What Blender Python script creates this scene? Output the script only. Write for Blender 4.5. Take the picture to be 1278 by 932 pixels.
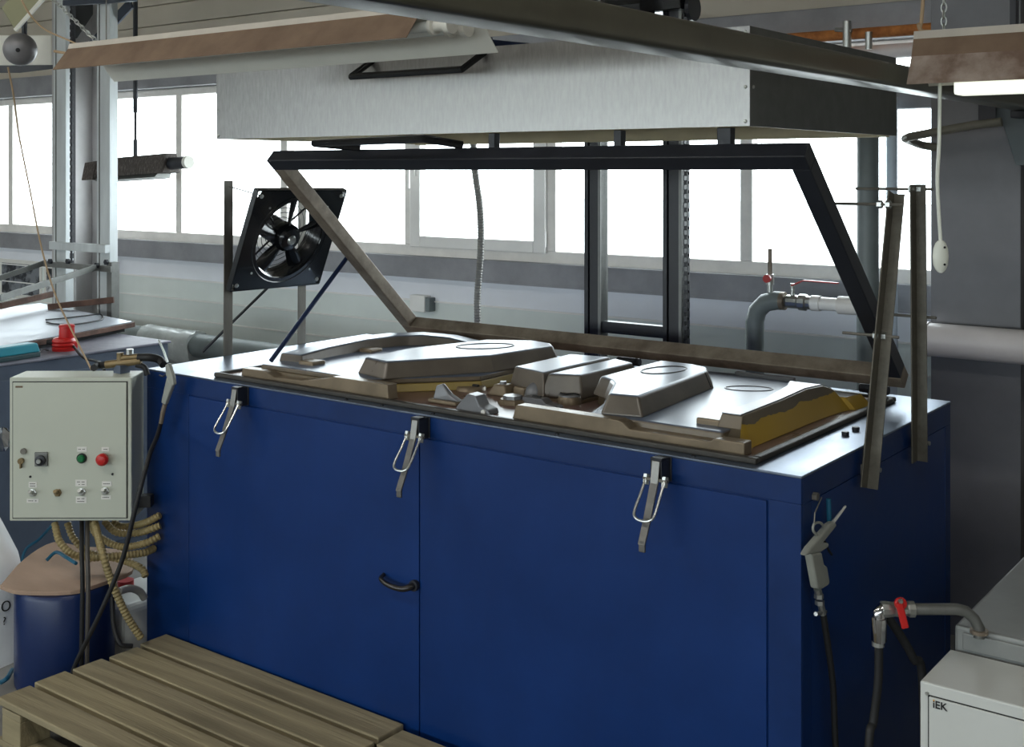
import bpy, bmesh, math, random
from mathutils import Vector, Matrix

for o in list(bpy.data.objects): bpy.data.objects.remove(o, do_unlink=True)
scene = bpy.context.scene
COL = scene.collection
random.seed(7)

# ------------------------------------------------------------------ camera
F_PX, HOR, YAW = 1478.0, 213.0, math.radians(37.14)
CAM = Vector((1.11, -2.563, 1.75))
_s, _c = math.sin(YAW), math.cos(YAW)
FW, RT = Vector((-_s, _c, 0)), Vector((_c, _s, 0))
cd = bpy.data.cameras.new('camera'); cam = bpy.data.objects.new('camera', cd); COL.objects.link(cam)
cam.location = CAM; cam.rotation_euler = (math.pi/2, 0, YAW)
cd.sensor_fit = 'HORIZONTAL'; cd.sensor_width = 36; cd.lens = 36*F_PX/1278
cd.shift_y = -(466-HOR)/1278; cd.clip_start = 0.05; cd.clip_end = 200
scene.camera = cam

# ------------------------------------------------------------------ light
SKY = 7.0
world = bpy.data.worlds.new('overcast_sky'); scene.world = world; world.use_nodes = True
bg = world.node_tree.nodes['Background']
bg.inputs[0].default_value = (0.87, 0.94, 1.0, 1); bg.inputs[1].default_value = SKY
vs = scene.view_settings
vs.view_transform = 'Standard'; vs.look = 'None'; vs.gamma = 1.0; vs.use_curve_mapping = False
vs.exposure = 0.47

YW = 2.30            # window plane
YB = -7.5            # opposite wall of the hall
XL, XR = -13.0, 7.0
ZC = 3.40            # ceiling
SILL, HEAD = 1.30, 2.29

def portal(name, cx, cy, cz, sx, sz, toward):
    l = bpy.data.lights.new(name, 'AREA'); l.shape = 'RECTANGLE'; l.size = sx; l.size_y = sz
    l.cycles.is_portal = True
    o = bpy.data.objects.new(name, l); COL.objects.link(o); o.location = (cx, cy, cz)
    o.rotation_euler = (math.pi/2, 0, 0) if toward > 0 else (-math.pi/2, 0, 0)
portal('daylight_portal', -6.6, YW+.13, 1.8, 12.6, 1.0, -1)
portal('daylight_portal_hall', -3, YB-.13, 1.8, 16.0, 1.0, 1)

# ------------------------------------------------------------------ helpers
def ray(x, y): return FW + RT*((x-639)/F_PX) + Vector((0,0,1))*((HOR-y)/F_PX)
def atY(x, y, Y): r = ray(x,y); return CAM + r*((Y-CAM.y)/r.y)
def atX(x, y, X): r = ray(x,y); return CAM + r*((X-CAM.x)/r.x)
def atZ(x, y, Z): r = ray(x,y); return CAM + r*((Z-CAM.z)/r.z)
def atD(x, y, d): return CAM + ray(x,y)*d

def S(r, g, b):
    f = lambda c: (c/255/12.92) if c/255 <= .04045 else ((c/255+.055)/1.055)**2.4
    return (f(r), f(g), f(b))

MATS = {}
def mat(name, col, rough=.5, metal=0.0, var=.15, scale=6, bump=0.0, bscale=80, col2=None, cut=None,
        stretch=(1,1,1), rvar=.08, emit=None, coat=0.0, spec=.5):
    m = bpy.data.materials.new(name); m.use_nodes = True; nt = m.node_tree; N = nt.nodes; L = nt.links
    b = N['Principled BSDF']
    b.inputs['Metallic'].default_value = metal; b.inputs['Coat Weight'].default_value = coat
    b.inputs['Specular IOR Level'].default_value = spec
    tc = N.new('ShaderNodeTexCoord'); mp = N.new('ShaderNodeMapping'); mp.inputs['Scale'].default_value = stretch
    L.new(tc.outputs['Object'], mp.inputs[0])
    nz = N.new('ShaderNodeTexNoise'); nz.inputs['Scale'].default_value = scale; nz.inputs['Detail'].default_value = 7
    nz.inputs['Roughness'].default_value = .62
    L.new(mp.outputs[0], nz.inputs['Vector'])
    rp = N.new('ShaderNodeValToRGB')
    lo, hi = cut if cut else (.3, .7)
    rp.color_ramp.elements[0].position = lo; rp.color_ramp.elements[1].position = hi
    c2 = col2 if col2 else tuple(min(1, c*(1+var)) for c in col)
    c1 = col if col2 else tuple(c*(1-var) for c in col)
    rp.color_ramp.elements[0].color = (*c1, 1); rp.color_ramp.elements[1].color = (*c2, 1)
    L.new(nz.outputs[0], rp.inputs[0]); L.new(rp.outputs[0], b.inputs['Base Color'])
    mr = N.new('ShaderNodeMapRange'); mr.inputs['To Min'].default_value = max(.02, rough-rvar); mr.inputs['To Max'].default_value = min(1, rough+rvar)
    L.new(nz.outputs[0], mr.inputs['Value']); L.new(mr.outputs[0], b.inputs['Roughness'])
    if bump:
        n2 = N.new('ShaderNodeTexNoise'); n2.inputs['Scale'].default_value = bscale; n2.inputs['Detail'].default_value = 4
        L.new(mp.outputs[0], n2.inputs['Vector'])
        bp = N.new('ShaderNodeBump'); bp.inputs['Strength'].default_value = bump; bp.inputs['Distance'].default_value = .004
        L.new(n2.outputs[0], bp.inputs['Height']); L.new(bp.outputs[0], b.inputs['Normal'])
    if emit:
        b.inputs['Emission Color'].default_value = (*emit[:3], 1); b.inputs['Emission Strength'].default_value = emit[3]
    MATS[name] = m
    return m

WM = {}
def link(o, parent=None):
    COL.objects.link(o)
    if parent: o.parent = parent
def tag(o, label=None, cat=None, group=None, kind=None):
    if label: o['label'] = label
    if cat: o['category'] = cat
    if group: o['group'] = group
    if kind: o['kind'] = kind
    return o
def thing(name, label, cat, loc=(0,0,0), rotz=0.0, group=None):
    o = bpy.data.objects.new(name, None); COL.objects.link(o); o.empty_display_size = .05
    o.location = loc; o.rotation_euler = (0,0,rotz)
    WM[o] = Matrix.Translation(Vector(loc)) @ Matrix.Rotation(rotz, 4, 'Z')
    return tag(o, label, cat, group)
def smooth_path(pts, n=6):
    pts = [Vector(p) for p in pts]
    if len(pts) < 3: return pts
    P = [pts[0]*2-pts[1]] + pts + [pts[-1]*2-pts[-2]]; out = []
    for i in range(1, len(P)-2):
        a, b, c, d = P[i-1:i+3]
        for k in range(n):
            t = k/n
            out.append(.5*((2*b)+(c-a)*t+(2*a-5*b+4*c-d)*t*t+(-a+3*b-3*c+d)*t*t*t))
    out.append(pts[-1]); return out

class MB:
    def __init__(s): s.v = []; s.f = []
    def _add(s, vs, fs):
        k = len(s.v); s.v += [Vector(p) for p in vs]; s.f += [tuple(i+k for i in f) for f in fs]; return s
    def box(s, x0, x1, y0, y1, z0, z1):
        return s._add([(x,y,z) for z in (z0,z1) for y in (y0,y1) for x in (x0,x1)],
            [(0,2,3,1),(4,5,7,6),(0,1,5,4),(2,6,7,3),(0,4,6,2),(1,3,7,5)])
    def obox(s, c, size, M=None):
        c = Vector(c); h = [a/2 for a in size]; M = M or Matrix.Identity(3)
        vs = [c + M @ Vector((x*h[0], y*h[1], z*h[2])) for z in (-1,1) for y in (-1,1) for x in (-1,1)]
        return s._add(vs, [(0,2,3,1),(4,5,7,6),(0,1,5,4),(2,6,7,3),(0,4,6,2),(1,3,7,5)])
    def bar(s, p, q, w, h, up=(0,0,1)):
        p, q = Vector(p), Vector(q); d = (q-p).normalized(); up = Vector(up)
        a = d.cross(up)
        if a.length < 1e-4: a = d.cross(Vector((0,1,0)))
        a.normalize(); b = a.cross(d)
        r = lambda c: [c+a*sx*w/2+b*sy*h/2 for sx, sy in ((-1,-1),(1,-1),(1,1),(-1,1))]
        return s.loft([r(p), r(q)])
    def loft(s, rings, cap=True, closed=False):
        n = len(rings[0]); vs = [p for r in rings for p in r]; fs = []
        m = len(rings)
        for i in range(m if closed else m-1):
            for j in range(n):
                a = i*n+j; b = i*n+(j+1) % n; c = ((i+1) % m)*n+(j+1) % n; d = ((i+1) % m)*n+j
                fs.append((a,b,c,d))
        if cap and not closed: fs.append(tuple(range(n))[::-1]); fs.append(tuple((m-1)*n+j for j in range(n)))
        return s._add(vs, fs)
    def tube(s, pts, r, n=10, smooth=0, ridge=0.0, pitch=0, closed=False):
        pts = [Vector(p) for p in pts]
        if smooth: pts = smooth_path(pts, smooth)
        rr = r if callable(r) else (lambda t: r)
        if pitch:                               # corrugated hose: resample and alternate the radius
            out = [pts[0]]; acc = 0
            for a, b in zip(pts, pts[1:]):
                l = (b-a).length; t = pitch-acc
                while t <= l: out.append(a+(b-a)*(t/l)); t += pitch
                acc = (acc+l) % pitch
            pts = out
        up = None; rings = []
        m = len(pts)
        for i, p in enumerate(pts):
            if closed: d = pts[(i+1) % m]-pts[i-1]
            else: d = pts[min(i+1, m-1)]-pts[max(i-1, 0)]
            d.normalize()
            if up is None:
                up = Vector((0,0,1)) if abs(d.z) < .9 else Vector((1,0,0))
            a = d.cross(up); a.normalize(); up = a.cross(d); up.normalize()
            R = rr(i/max(1, m-1)) + (ridge*(i % 2) if pitch else 0)
            rings.append([p+a*math.cos(2*math.pi*k/n)*R+up*math.sin(2*math.pi*k/n)*R for k in range(n)])
        return s.loft(rings, closed=closed)
    def lathe(s, prof, c, axis=(0,0,1), n=20):
        ax = Vector(axis).normalized(); q = Vector((0,0,1)).rotation_difference(ax).to_matrix(); c = Vector(c)
        rings = [[c + q @ Vector((r*math.cos(2*math.pi*k/n), r*math.sin(2*math.pi*k/n), z)) for k in range(n)] for r, z in prof]
        return s.loft(rings)
    def cyl(s, c, axis, r, h, n=16): return s.lathe([(r,0),(r,h)], c, axis, n)
    def hexnut(s, c, axis, r, h): return s.lathe([(r,0),(r,h)], c, axis, 6)
    def prism(s, poly, z0, z1, poly2=None):
        poly2 = poly2 or poly
        return s.loft([[Vector((x,y,z0)) for x,y in poly], [Vector((x,y,z1)) for x,y in poly2]])
    def build(s, name, m, parent=None, bevel=0, smooth=False, local=False, label=None, cat=None, group=None, kind=None, seg=2):
        vs = [Vector(p) for p in s.v]
        PM = WM[parent] if parent else Matrix.Identity(4)
        if parent and not local:
            inv = PM.inverted(); vs = [inv @ p for p in vs]
        lo = Vector([min(p[i] for p in vs) for i in range(3)]); hi = Vector([max(p[i] for p in vs) for i in range(3)])
        c = (lo+hi)/2
        if not parent: c.z = lo.z
        me = bpy.data.meshes.new(name); me.from_pydata([p-c for p in vs], [], s.f)
        bm = bmesh.new(); bm.from_mesh(me); bmesh.ops.recalc_face_normals(bm, faces=bm.faces); bm.to_mesh(me); bm.free()
        me.materials.append(MATS[m] if isinstance(m, str) else m)
        if smooth:
            me.polygons.foreach_set('use_smooth', [True]*len(me.polygons)); me.set_sharp_from_angle(angle=math.radians(38))
        o = bpy.data.objects.new(name, me); link(o, parent); o.location = c
        WM[o] = PM @ Matrix.Translation(c)
        if bevel:
            b = o.modifiers.new('edge', 'BEVEL'); b.width = bevel; b.segments = seg; b.limit_method = 'ANGLE'; b.angle_limit = math.radians(35)
        return tag(o, label, cat, group, kind)
def inset(poly, d):
    """move every corner of a ccw/cw polygon outward by d (negative: inward) from the centroid side normals"""
    n = len(poly); area = sum(poly[i][0]*poly[(i+1)%n][1]-poly[(i+1)%n][0]*poly[i][1] for i in range(n))
    sg = 1 if area > 0 else -1; out = []
    for i in range(n):
        p0, p1, p2 = Vector(poly[i-1]), Vector(poly[i]), Vector(poly[(i+1)%n])
        e1 = (p1-p0).normalized(); e2 = (p2-p1).normalized()
        n1 = Vector((e1.y, -e1.x))*sg; n2 = Vector((e2.y, -e2.x))*sg
        b = (n1+n2)
        b = b/max(.5, b.length_squared)*2 if b.length > .1 else n1
        out.append(tuple(p1+b*d))
    return out
def box_of(name, m, parent, a, **k): return MB().box(*a).build(name, m, parent, **k)
TXT = {}
def text(name, body, m, parent, loc, size, rot, depth=.0006, bold=False):
    c = bpy.data.curves.new(name, 'FONT'); c.body = body; c.size = size; c.extrude = depth; c.align_x = 'CENTER'; c.align_y = 'CENTER'
    if bold: c.offset = size*.012
    o0 = bpy.data.objects.new('t', c); COL.objects.link(o0)
    dg = bpy.context.evaluated_depsgraph_get(); me = bpy.data.meshes.new_from_object(o0.evaluated_get(dg))
    bpy.data.objects.remove(o0, do_unlink=True)
    me.materials.clear(); me.materials.append(MATS[m])
    o = bpy.data.objects.new(name, me); link(o, parent); o.location = loc; o.rotation_euler = rot
    return o

# ------------------------------------------------------------------ materials
mat('blue_paint', S(6,46,104), .36, 0, .16, 3, .05, 40, rvar=.1, spec=.38)
mat('blue_frame', S(7,43,96), .38, 0, .2, 5, .05, 40, spec=.38)
mat('dark_blue', S(22,38,72), .4, 0, .15, 8)
mat('steel_top', S(120,132,150), .34, .75, .25, 7, .08, 60, rvar=.14)
mat('galvanised', S(152,151,149), .33, .85, .13, 110, .06, 500, stretch=(1,1,.22), rvar=.07)
mat('tube_olive', S(118,113,100), .5, 0, .12, 9)
mat('nozzle_steel', S(226,226,222), .25, .4, .05, 9)
mat('galv_post', S(200,205,206), .4, .3, .12, 12, .04, 90, stretch=(1,1,.2))
mat('slate', S(54,62,76), .45, .2, .15, 9)
mat('barrel_blue', S(15,38,84), .35, 0, .12, 5)
mat('galv_dull', S(126,127,124), .5, .7, .14, 20, .08, 200)
mat('galv_inner', S(205,192,158), .5, .1, .12, 8)
mat('black_paint', S(36,38,44), .42, 0, .2, 12, .05, 90)
mat('black_gloss', S(17,19,22), .22, 0, .2, 9, coat=.3)
mat('rubber', S(26,26,27), .6, 0, .15, 20)
mat('worn_steel', S(150,138,122), .45, .3, .3, 14, .12, 120, col2=S(104,90,76), cut=(.35,.75))
mat('rust_steel', S(110,80,66), .7, .2, .3, 12, .15, 90, col2=S(66,48,42))
mat('post_dark', S(92,88,78), .45, .3, .25, 40, .1, 160)
mat('handle_dark', S(70,68,68), .22, .8, .1, 30)
mat('post_steel', S(116,112,104), .45, .4, .2, 30, .1, 160, stretch=(1,1,.3))
mat('zinc', S(190,192,188), .3, .9, .1, 30)
mat('chrome', S(200,200,200), .16, 1.0, .06, 30)
mat('mould_grey', S(116,117,120), .3, .15, .18, 5, .02, 60, rvar=.1)
mat('mould_brown', S(126,112,92), .35, .3, .22, 9, .05, 60)
mat('mould_yellow', S(66,62,48), .4, .1, .2, 5, .05, 60, col2=S(168,138,52), cut=(.46,.52))
mat('platen', S(112,88,80), .3, 0, .25, 8, .04, 60)
mat('rim_rubber', S(58,55,50), .45, .1, .2, 12)
mat('pvc_white', S(242,240,236), .35, 0, .05, 4, coat=.1)
mat('pvc_dirty', S(238,234,228), .45, 0, .08, 9)
mat('pipe_white', S(222,214,212), .4, 0, .06, 5)
mat('pipe_grey', S(120,128,128), .45, 0, .12, 8)
mat('pipe_blue', S(196,208,220), .35, 0, .06, 8)
mat('siding', S(226,232,228), .5, .0, .05, 3)
mat('siding_top', S(238,240,246), .5, .0, .04, 3)
mat('wall_paint', S(150,150,148), .7, 0, .08, 2)
mat('girt_steel', S(146,146,150), .55, .1, .18, 5, .06, 60)
mat('column_lit', S(178,176,176), .5, 0, .1, 4)  # paler copy of the column steel: window light put into the colour
mat('column_steel', S(120,119,122), .5, .1, .12, 4, .05, 60)
mat('column_dark', S(60,60,64), .6, .1, .12, 4)
mat('siding_upper', S(196,187,172), .55, 0, .06, 2)
mat('ceiling_panel', S(176,168,154), .6, 0, .07, 2)
mat('beam_steel', S(88,86,74), .3, .3, .15, 6, .05, 60)
mat('concrete', S(128,126,122), .75, 0, .14, 3, .12, 40)
mat('ground', S(190,190,188), .9, 0, .1, .6)
mat('wood', S(166,153,122), .8, 0, .25, 9, .7, 40, stretch=(.1,1.6,1), col2=S(116,106,82), cut=(.35,.68))
mat('wood_b', S(172,158,124), .8, 0, .25, 8, .7, 40, stretch=(.09,1.8,1), col2=S(124,114,88), cut=(.35,.68))
mat('plywood', S(166,140,120), .6, 0, .14, 5, .1, 60, stretch=(.4,1.5,1))
mat('ply_edge', S(150,116,76), .7, 0, .2, 30, stretch=(1,1,8))
mat('box_grey', S(192,196,182), .42, 0, .03, 3, .03, 300)
mat('box_white', S(206,208,204), .4, 0, .05, 3, .03, 300)
mat('slab_grey', S(138,140,138), .45, .3, .14, 5, .06, 40)
mat('tan_hose', S(150,134,92), .5, 0, .14, 12)
mat('grey_hose', S(150,148,142), .5, 0, .1, 12)
mat('tan_cable', S(170,144,112), .55, 0, .1, 12)
mat('red_paint', S(190,32,30), .35, 0, .1, 8)
mat('red_plastic', S(186,32,30), .35, 0, .08, 8)
mat('green_plastic', S(20,110,62), .3, 0, .08, 8)
mat('teal', S(46,140,158), .4, 0, .08, 8)
mat('teal_dark', S(34,62,66), .5, 0, .08, 8)
mat('blue_hose', S(26,92,120), .4, 0, .08, 8)
mat('brass', S(134,116,84), .45, .6, .25, 30)
mat('latch_steel', S(124,122,118), .35, .7, .15, 30)
mat('gun_grey', S(150,152,144), .45, .1, .08, 20)
mat('cable_grey', S(78,74,70), .5, 0, .1, 20)
mat('dark', S(18,18,19), .6, 0, .1, 10)
mat('label_white', S(226,224,218), .5, 0, .03, 10)
mat('print', S(34,34,36), .6, 0, .02, 10)
mat('sack', S(242,244,246), .5, 0, .05, 9, .4, 20)
mat('dust_brown', S(128,106,86), .85, 0, .2, 7, .1, 60, col2=S(104,84,68))
mat('dust_mottle', S(170,154,142), .8, 0, .2, 7, .05, 60, col2=S(116,94,80), cut=(.4,.62))
mat('lit_cover', S(236,240,222), .4, 0, .03, 5, emit=(.95,1.0,.86,.7))
mat('lamp_white', S(214,212,202), .45, 0, .05, 6)
mat('lamp_edge', S(186,178,166), .6, 0, .1, 10)
mat('table_plate', S(170,176,186), .4, .4, .1, 6, .05, 50, rvar=.12)
mat('bench_top', S(126,126,138), .55, .1, .25, 9, .1, 60)
mat('mach_side', S(84,94,110), .5, .1, .15, 6, .05, 50)
mat('orange_rust', S(206,132,66), .8, 0, .25, 22, col2=S(150,88,46))
mat('pale_yellow', S(140,138,104), .5, 0, .08, 8)
mat('dome_grey', S(124,122,124), .4, .3, .1, 8)
mat('switch_white', S(226,228,216), .35, 0, .03, 8)
mat('iek_orange', S(222,160,40), .5, 0, .02, 8)
mat('wrap', S(176,180,178), .25, 0, .16, 12, .5, 14)
mat('dirty_lamp', S(66,58,54), .75, 0, .3, 30, stretch=(6,6,.6), col2=S(128,122,116), cut=(.5,.72))
mat('tube_glass', S(225,230,225), .2, 0, .02, 6)
gl = bpy.data.materials.new('window_glass'); gl.use_nodes = True
_n = gl.node_tree.nodes; _l = gl.node_tree.links; _n.clear()
_o = _n.new('ShaderNodeOutputMaterial'); _mx = _n.new('ShaderNodeMixShader'); _t = _n.new('ShaderNodeBsdfTransparent'); _g = _n.new('ShaderNodeBsdfGlossy')
_mx.inputs[0].default_value = .06; _g.inputs['Roughness'].default_value = .02; _t.inputs[0].default_value = (.97,.99,.98,1)
_l.new(_t.outputs[0], _mx.inputs[1]); _l.new(_g.outputs[0], _mx.inputs[2]); _l.new(_mx.outputs[0], _o.inputs[0])
MATS['glass'] = gl

# resin mould: bare yellow resin on its outer flanks, grey skin elsewhere (object space, fixed to the thing)
def resin(name, skin, bare, ztop, nx):
    m = mat(name, skin, .34, .1, .18, 7, .04, 60); nt = m.node_tree; N = nt.nodes; L = nt.links; b = N['Principled BSDF']
    rp = [n for n in N if n.type == 'VALTORGB'][0]; nz = [n for n in N if n.type == 'TEX_NOISE'][0]; tc = [n for n in N if n.type == 'TEX_COORD'][0]
    sp = N.new('ShaderNodeSeparateXYZ'); L.new(tc.outputs['Object'], sp.inputs[0]); sn = N.new('ShaderNodeSeparateXYZ'); L.new(tc.outputs['Normal'], sn.inputs[0])
    ad = N.new('ShaderNodeMath'); ad.operation = 'MULTIPLY_ADD'; L.new(nz.outputs[0], ad.inputs[0]); ad.inputs[1].default_value = .05; L.new(sp.outputs[2], ad.inputs[2])
    lt = N.new('ShaderNodeMath'); lt.operation = 'LESS_THAN'; L.new(ad.outputs[0], lt.inputs[0]); lt.inputs[1].default_value = ztop+.025
    gt = N.new('ShaderNodeMath'); gt.operation = 'GREATER_THAN'; L.new(sn.outputs[0], gt.inputs[0]); gt.inputs[1].default_value = nx
    mu = N.new('ShaderNodeMath'); mu.operation = 'MULTIPLY'; L.new(lt.outputs[0], mu.inputs[0]); L.new(gt.outputs[0], mu.inputs[1])
    mx = N.new('ShaderNodeMix'); mx.data_type = 'RGBA'; L.new(mu.outputs[0], mx.inputs[0]); L.new(rp.outputs[0], mx.inputs[6]); mx.inputs[7].default_value = (*bare, 1)
    L.new(mx.outputs[2], b.inputs['Base Color'])
resin('ridge_resin', S(100,90,74), S(170,138,50), .014, .45)
resin('edge_resin', S(104,92,72), S(140,120,58), .05, .4)

def reflection_tint(name, top, side):  # room reflections painted in by face direction: bluish tops, warm brown sides
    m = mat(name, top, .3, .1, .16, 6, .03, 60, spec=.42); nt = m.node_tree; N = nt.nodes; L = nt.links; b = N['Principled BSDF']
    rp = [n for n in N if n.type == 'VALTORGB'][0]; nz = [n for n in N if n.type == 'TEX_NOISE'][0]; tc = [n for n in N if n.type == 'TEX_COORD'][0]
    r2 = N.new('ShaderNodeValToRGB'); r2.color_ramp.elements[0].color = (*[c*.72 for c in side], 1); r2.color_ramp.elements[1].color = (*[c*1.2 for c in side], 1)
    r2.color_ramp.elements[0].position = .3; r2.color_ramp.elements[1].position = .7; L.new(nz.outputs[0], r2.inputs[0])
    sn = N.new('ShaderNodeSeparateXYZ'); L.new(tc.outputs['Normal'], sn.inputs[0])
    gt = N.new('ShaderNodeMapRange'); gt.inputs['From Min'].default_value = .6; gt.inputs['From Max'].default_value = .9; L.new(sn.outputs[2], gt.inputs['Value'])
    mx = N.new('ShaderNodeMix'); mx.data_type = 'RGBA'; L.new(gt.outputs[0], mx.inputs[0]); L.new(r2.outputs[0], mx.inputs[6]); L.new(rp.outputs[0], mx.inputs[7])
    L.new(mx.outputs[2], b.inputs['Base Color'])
reflection_tint('mould_block', S(98,110,128), S(106,98,88))
reflection_tint('mould_slab', S(94,106,126), S(96,84,66))

# ================================================================== the hall
def struct(mb, name, m, parent=None, **k): return mb.build(name, m, parent, kind='structure', **k)
struct(MB().box(XL, XR, YB, YW+.2, -.1, 0), 'floor', 'concrete')
struct(MB().box(-60, 40, YW+.2, 70, -.5, -.3), 'ground', 'ground')
struct(MB().box(-60, 40, -70, YB-.2, -.5, -.3), 'ground_2', 'ground')
ceil = struct(MB().box(XL, XR, YB-.2, YW+.2, ZC+.03, ZC+.12), 'ceiling', 'wall_paint')
y = YW-.07
while y > YB:
    y0 = max(YB, y-.45)
    MB().box(XL, XR, y0+.006, y-.006, ZC, ZC+.03).build('ceiling_panel', 'ceiling_panel', ceil, bevel=.006)
    y = y0
XCOL = -.343, -.019        # column beside the machine
wb = struct(MB().box(XL, XCOL[0], YW+.06, YW+.2, -.1, SILL-.02).box(XL, XCOL[0], YW+.0, YW+.2, HEAD, ZC+.03)
            .box(XCOL[0], XR, YW-.02, YW+.2, -.1, ZC+.03), 'wall_back', 'wall_paint')
z = 2.44
while z < ZC-.01:
    z1_ = min(ZC, z+.135)
    MB().box(XL+.02, XR-.02, YW-.04, YW+.0, z, z1_-.004).build('siding_panel', 'siding_upper', wb, bevel=.005)
    z = z1_
z = 1.17; hs = .13; k = 0
while z > 0.02:
    z0 = max(0, z-hs)
    MB().box(XL+.02, XCOL[0]+.1, YW+.012, YW+.06, z0, z).build('siding_panel', 'siding_top' if k == 0 else 'siding', wb, bevel=.005)
    if k: MB().box(XL+.02, XCOL[0]+.1, YW+.0, YW+.012, z-.004, z+.004).build('siding_lip', 'pvc_white', wb)  # white colour stands in for light caught on the joint ledges
    z = z0; k += 1
struct(MB().box(XL, XR, YW-.06, YW+.06, 1.17, 1.18).box(XL, XR, YW-.055, YW-.045, 1.17, 1.286).box(XL, XR, YW-.06, YW+.06, 1.276, 1.286), 'trim_1', 'girt_steel')
struct(MB().box(XL, XR, YW-.07, YW+.0, HEAD+.005, 2.44), 'trim_2', 'girt_steel', bevel=.004)
for n, (xs0, xs1) in enumerate(((XL, XL+.15), (XR-.15, XR))):
    struct(MB().box(xs0, xs1, YB, YW, -.1, ZC+.03), ('wall_left', 'wall_right')[n], 'wall_paint')
struct(MB().box(XL, XR, YB-.2, YB, -.1, SILL).box(XL, XR, YB-.2, YB, HEAD, ZC+.03).box(5, XR, YB-.2, YB, .9, HEAD)
       .box(XL, -11, YB-.2, YB, .9, HEAD), 'wall_front', 'wall_paint')

def column(name, x0, x1, y0, mm='column_steel'):
    m = MB().box(x0, x1, y0, y0+.012, 0, ZC).box((x0+x1)/2-.006, (x0+x1)/2+.006, y0+.012, y0+.22, 0, ZC).box(x0, x1, y0+.22, y0+.232, 0, ZC)
    return struct(m, name, mm, bevel=.002)
colr = column('column_1', XCOL[0], XCOL[1], 2.0)
coll = column('column_2', -6.30, -6.03, 2.0, 'column_lit')

# ---- windows
def window(name, xs, sash=(), z0=SILL, z1=HEAD, Y=YW, fw=.045):
    x0, x1 = xs[0], xs[-1]
    fr = MB().box(x0, x1, Y, Y+.06, z0-.02, z0+fw).box(x0, x1, Y, Y+.06, z1-fw, z1).box(x0, x0+fw, Y, Y+.06, z0+fw, z1-fw).box(x1-fw, x1, Y, Y+.06, z0+fw, z1-fw)
    w = struct(fr, name, 'pvc_dirty', bevel=.004)
    for x in xs[1:-1]:
        wd = .03
        MB().box(x-wd, x+wd, Y-.004, Y+.055, z0+fw, z1-fw).build('mullion', 'pvc_dirty', w, bevel=.004)
    for i in range(len(xs)-1):
        a, b = xs[i]+.035, xs[i+1]-.035
        c0, c1 = z0+fw, z1-fw
        if i in sash:
            sf = .062
            for q in ((a-.012, a+sf, c0-.012, c1+.012), (b-sf, b+.012, c0-.012, c1+.012)):
                MB().box(q[0], q[1], Y-.022, Y+.03, q[2], q[3]).build('sash_stile', 'pvc_white', w, bevel=.005)
            for q in ((a+sf, b-sf, c0-.012, c0+sf-.012), (a+sf, b-sf, c1-sf+.012, c1+.012)):
                MB().box(q[0], q[1], Y-.022, Y+.03, q[2], q[3]).build('sash_rail', 'pvc_white', w, bevel=.005)
            MB().box(a+.008, a+.034, Y-.034, Y-.022, 1.72, 1.80).tube([(a+.02, Y-.034, 1.775), (a+.02, Y-.06, 1.775), (a+.02, Y-.066, 1.765), (a+.022, Y-.066, 1.655)], .008, 8).build('window_handle', 'pvc_white', w, smooth=True)
            for zz in (c0+.02, c1-.09):
                MB().cyl((b+.014, Y-.024, zz), (0,0,1), .008, .08, 10).build('window_hinge', 'pvc_white', w, smooth=True)
            a += sf; b -= sf; c0 += sf-.012; c1 -= sf-.012
        MB().box(a+.001, b-.001, Y+.012, Y+.018, c0+.001, c1-.001).build('pane', 'glass', w)
    return w
window('window_1', [XL+.16, -12.3, -11.3, -10.3, -9.3, -8.33, -7.34, -6.2])
window('window_2', [-6.18, -5.307, -4.298, -3.285, -2.327, -1.256, XCOL[0]+.06], sash=(3,))
window('window_3', [-11, -9, -7, -5, -3, -1, 1, 3, 5], Y=YB-.1)

mat('slate_light', S(96,104,106), .5, .1, .12, 6)
# ---- steel beam from over the camera to the column
beam = MB()
xb, yb0, yb1 = 0.03, -3.2, 1.97
def beam_sec(y):
    w, h, z0, r = .086, .060, 1.964, .011
    out = []
    for cx, cz, a0 in ((-w/2+r, z0+r, 180), (w/2-r, z0+r, 270), (w/2-r, z0+h-r, 0), (-w/2+r, z0+h-r, 90)):
        for k in range(5):
            a = math.radians(a0+22.5*k); out.append(Vector((xb+cx+r*math.cos(a), y, cz+r*math.sin(a))))
    return out
beam.loft([beam_sec(yb0), beam_sec(yb1)])
b = beam.build('steel_rail', 'beam_steel', smooth=True, label='dark steel rail running under the ceiling to the grey column', cat='beam')
MB().box(-.02, .08, 1.86, 1.97, 1.938, 1.964).build('end_bracket', 'column_dark', b, bevel=.004)
for yy in (-2.88, 1.72): MB().box(.02, .04, yy-.02, yy+.02, 2.03, ZC).build('hanger', 'black_paint', b)
g = thing('knee_bracket', 'dark triangular knee bracket on the grey steel column', 'bracket', (-.03, 1.9, 1.75))
MB().loft([[atY(px, py, Y) for px, py in ((1243,118),(1243,150),(1251,152),(1268,206),(1300,208),(1300,118))] for Y in (1.975, 1.987)]).build('gusset_plate', 'slate_light', g, bevel=.002)
MB().loft([[atY(px, py, Y) for px, py in ((1221,120),(1221,150),(1243,150),(1243,118))] for Y in (1.93, 1.998)]).build('bracket_plate', 'column_dark', g, bevel=.002)
dk = struct(MB().box(-1.6, XCOL[0]+.05, 2.13, 2.21, 1.997, 2.12), 'trim_3', 'girt_steel', bevel=.004)

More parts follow.
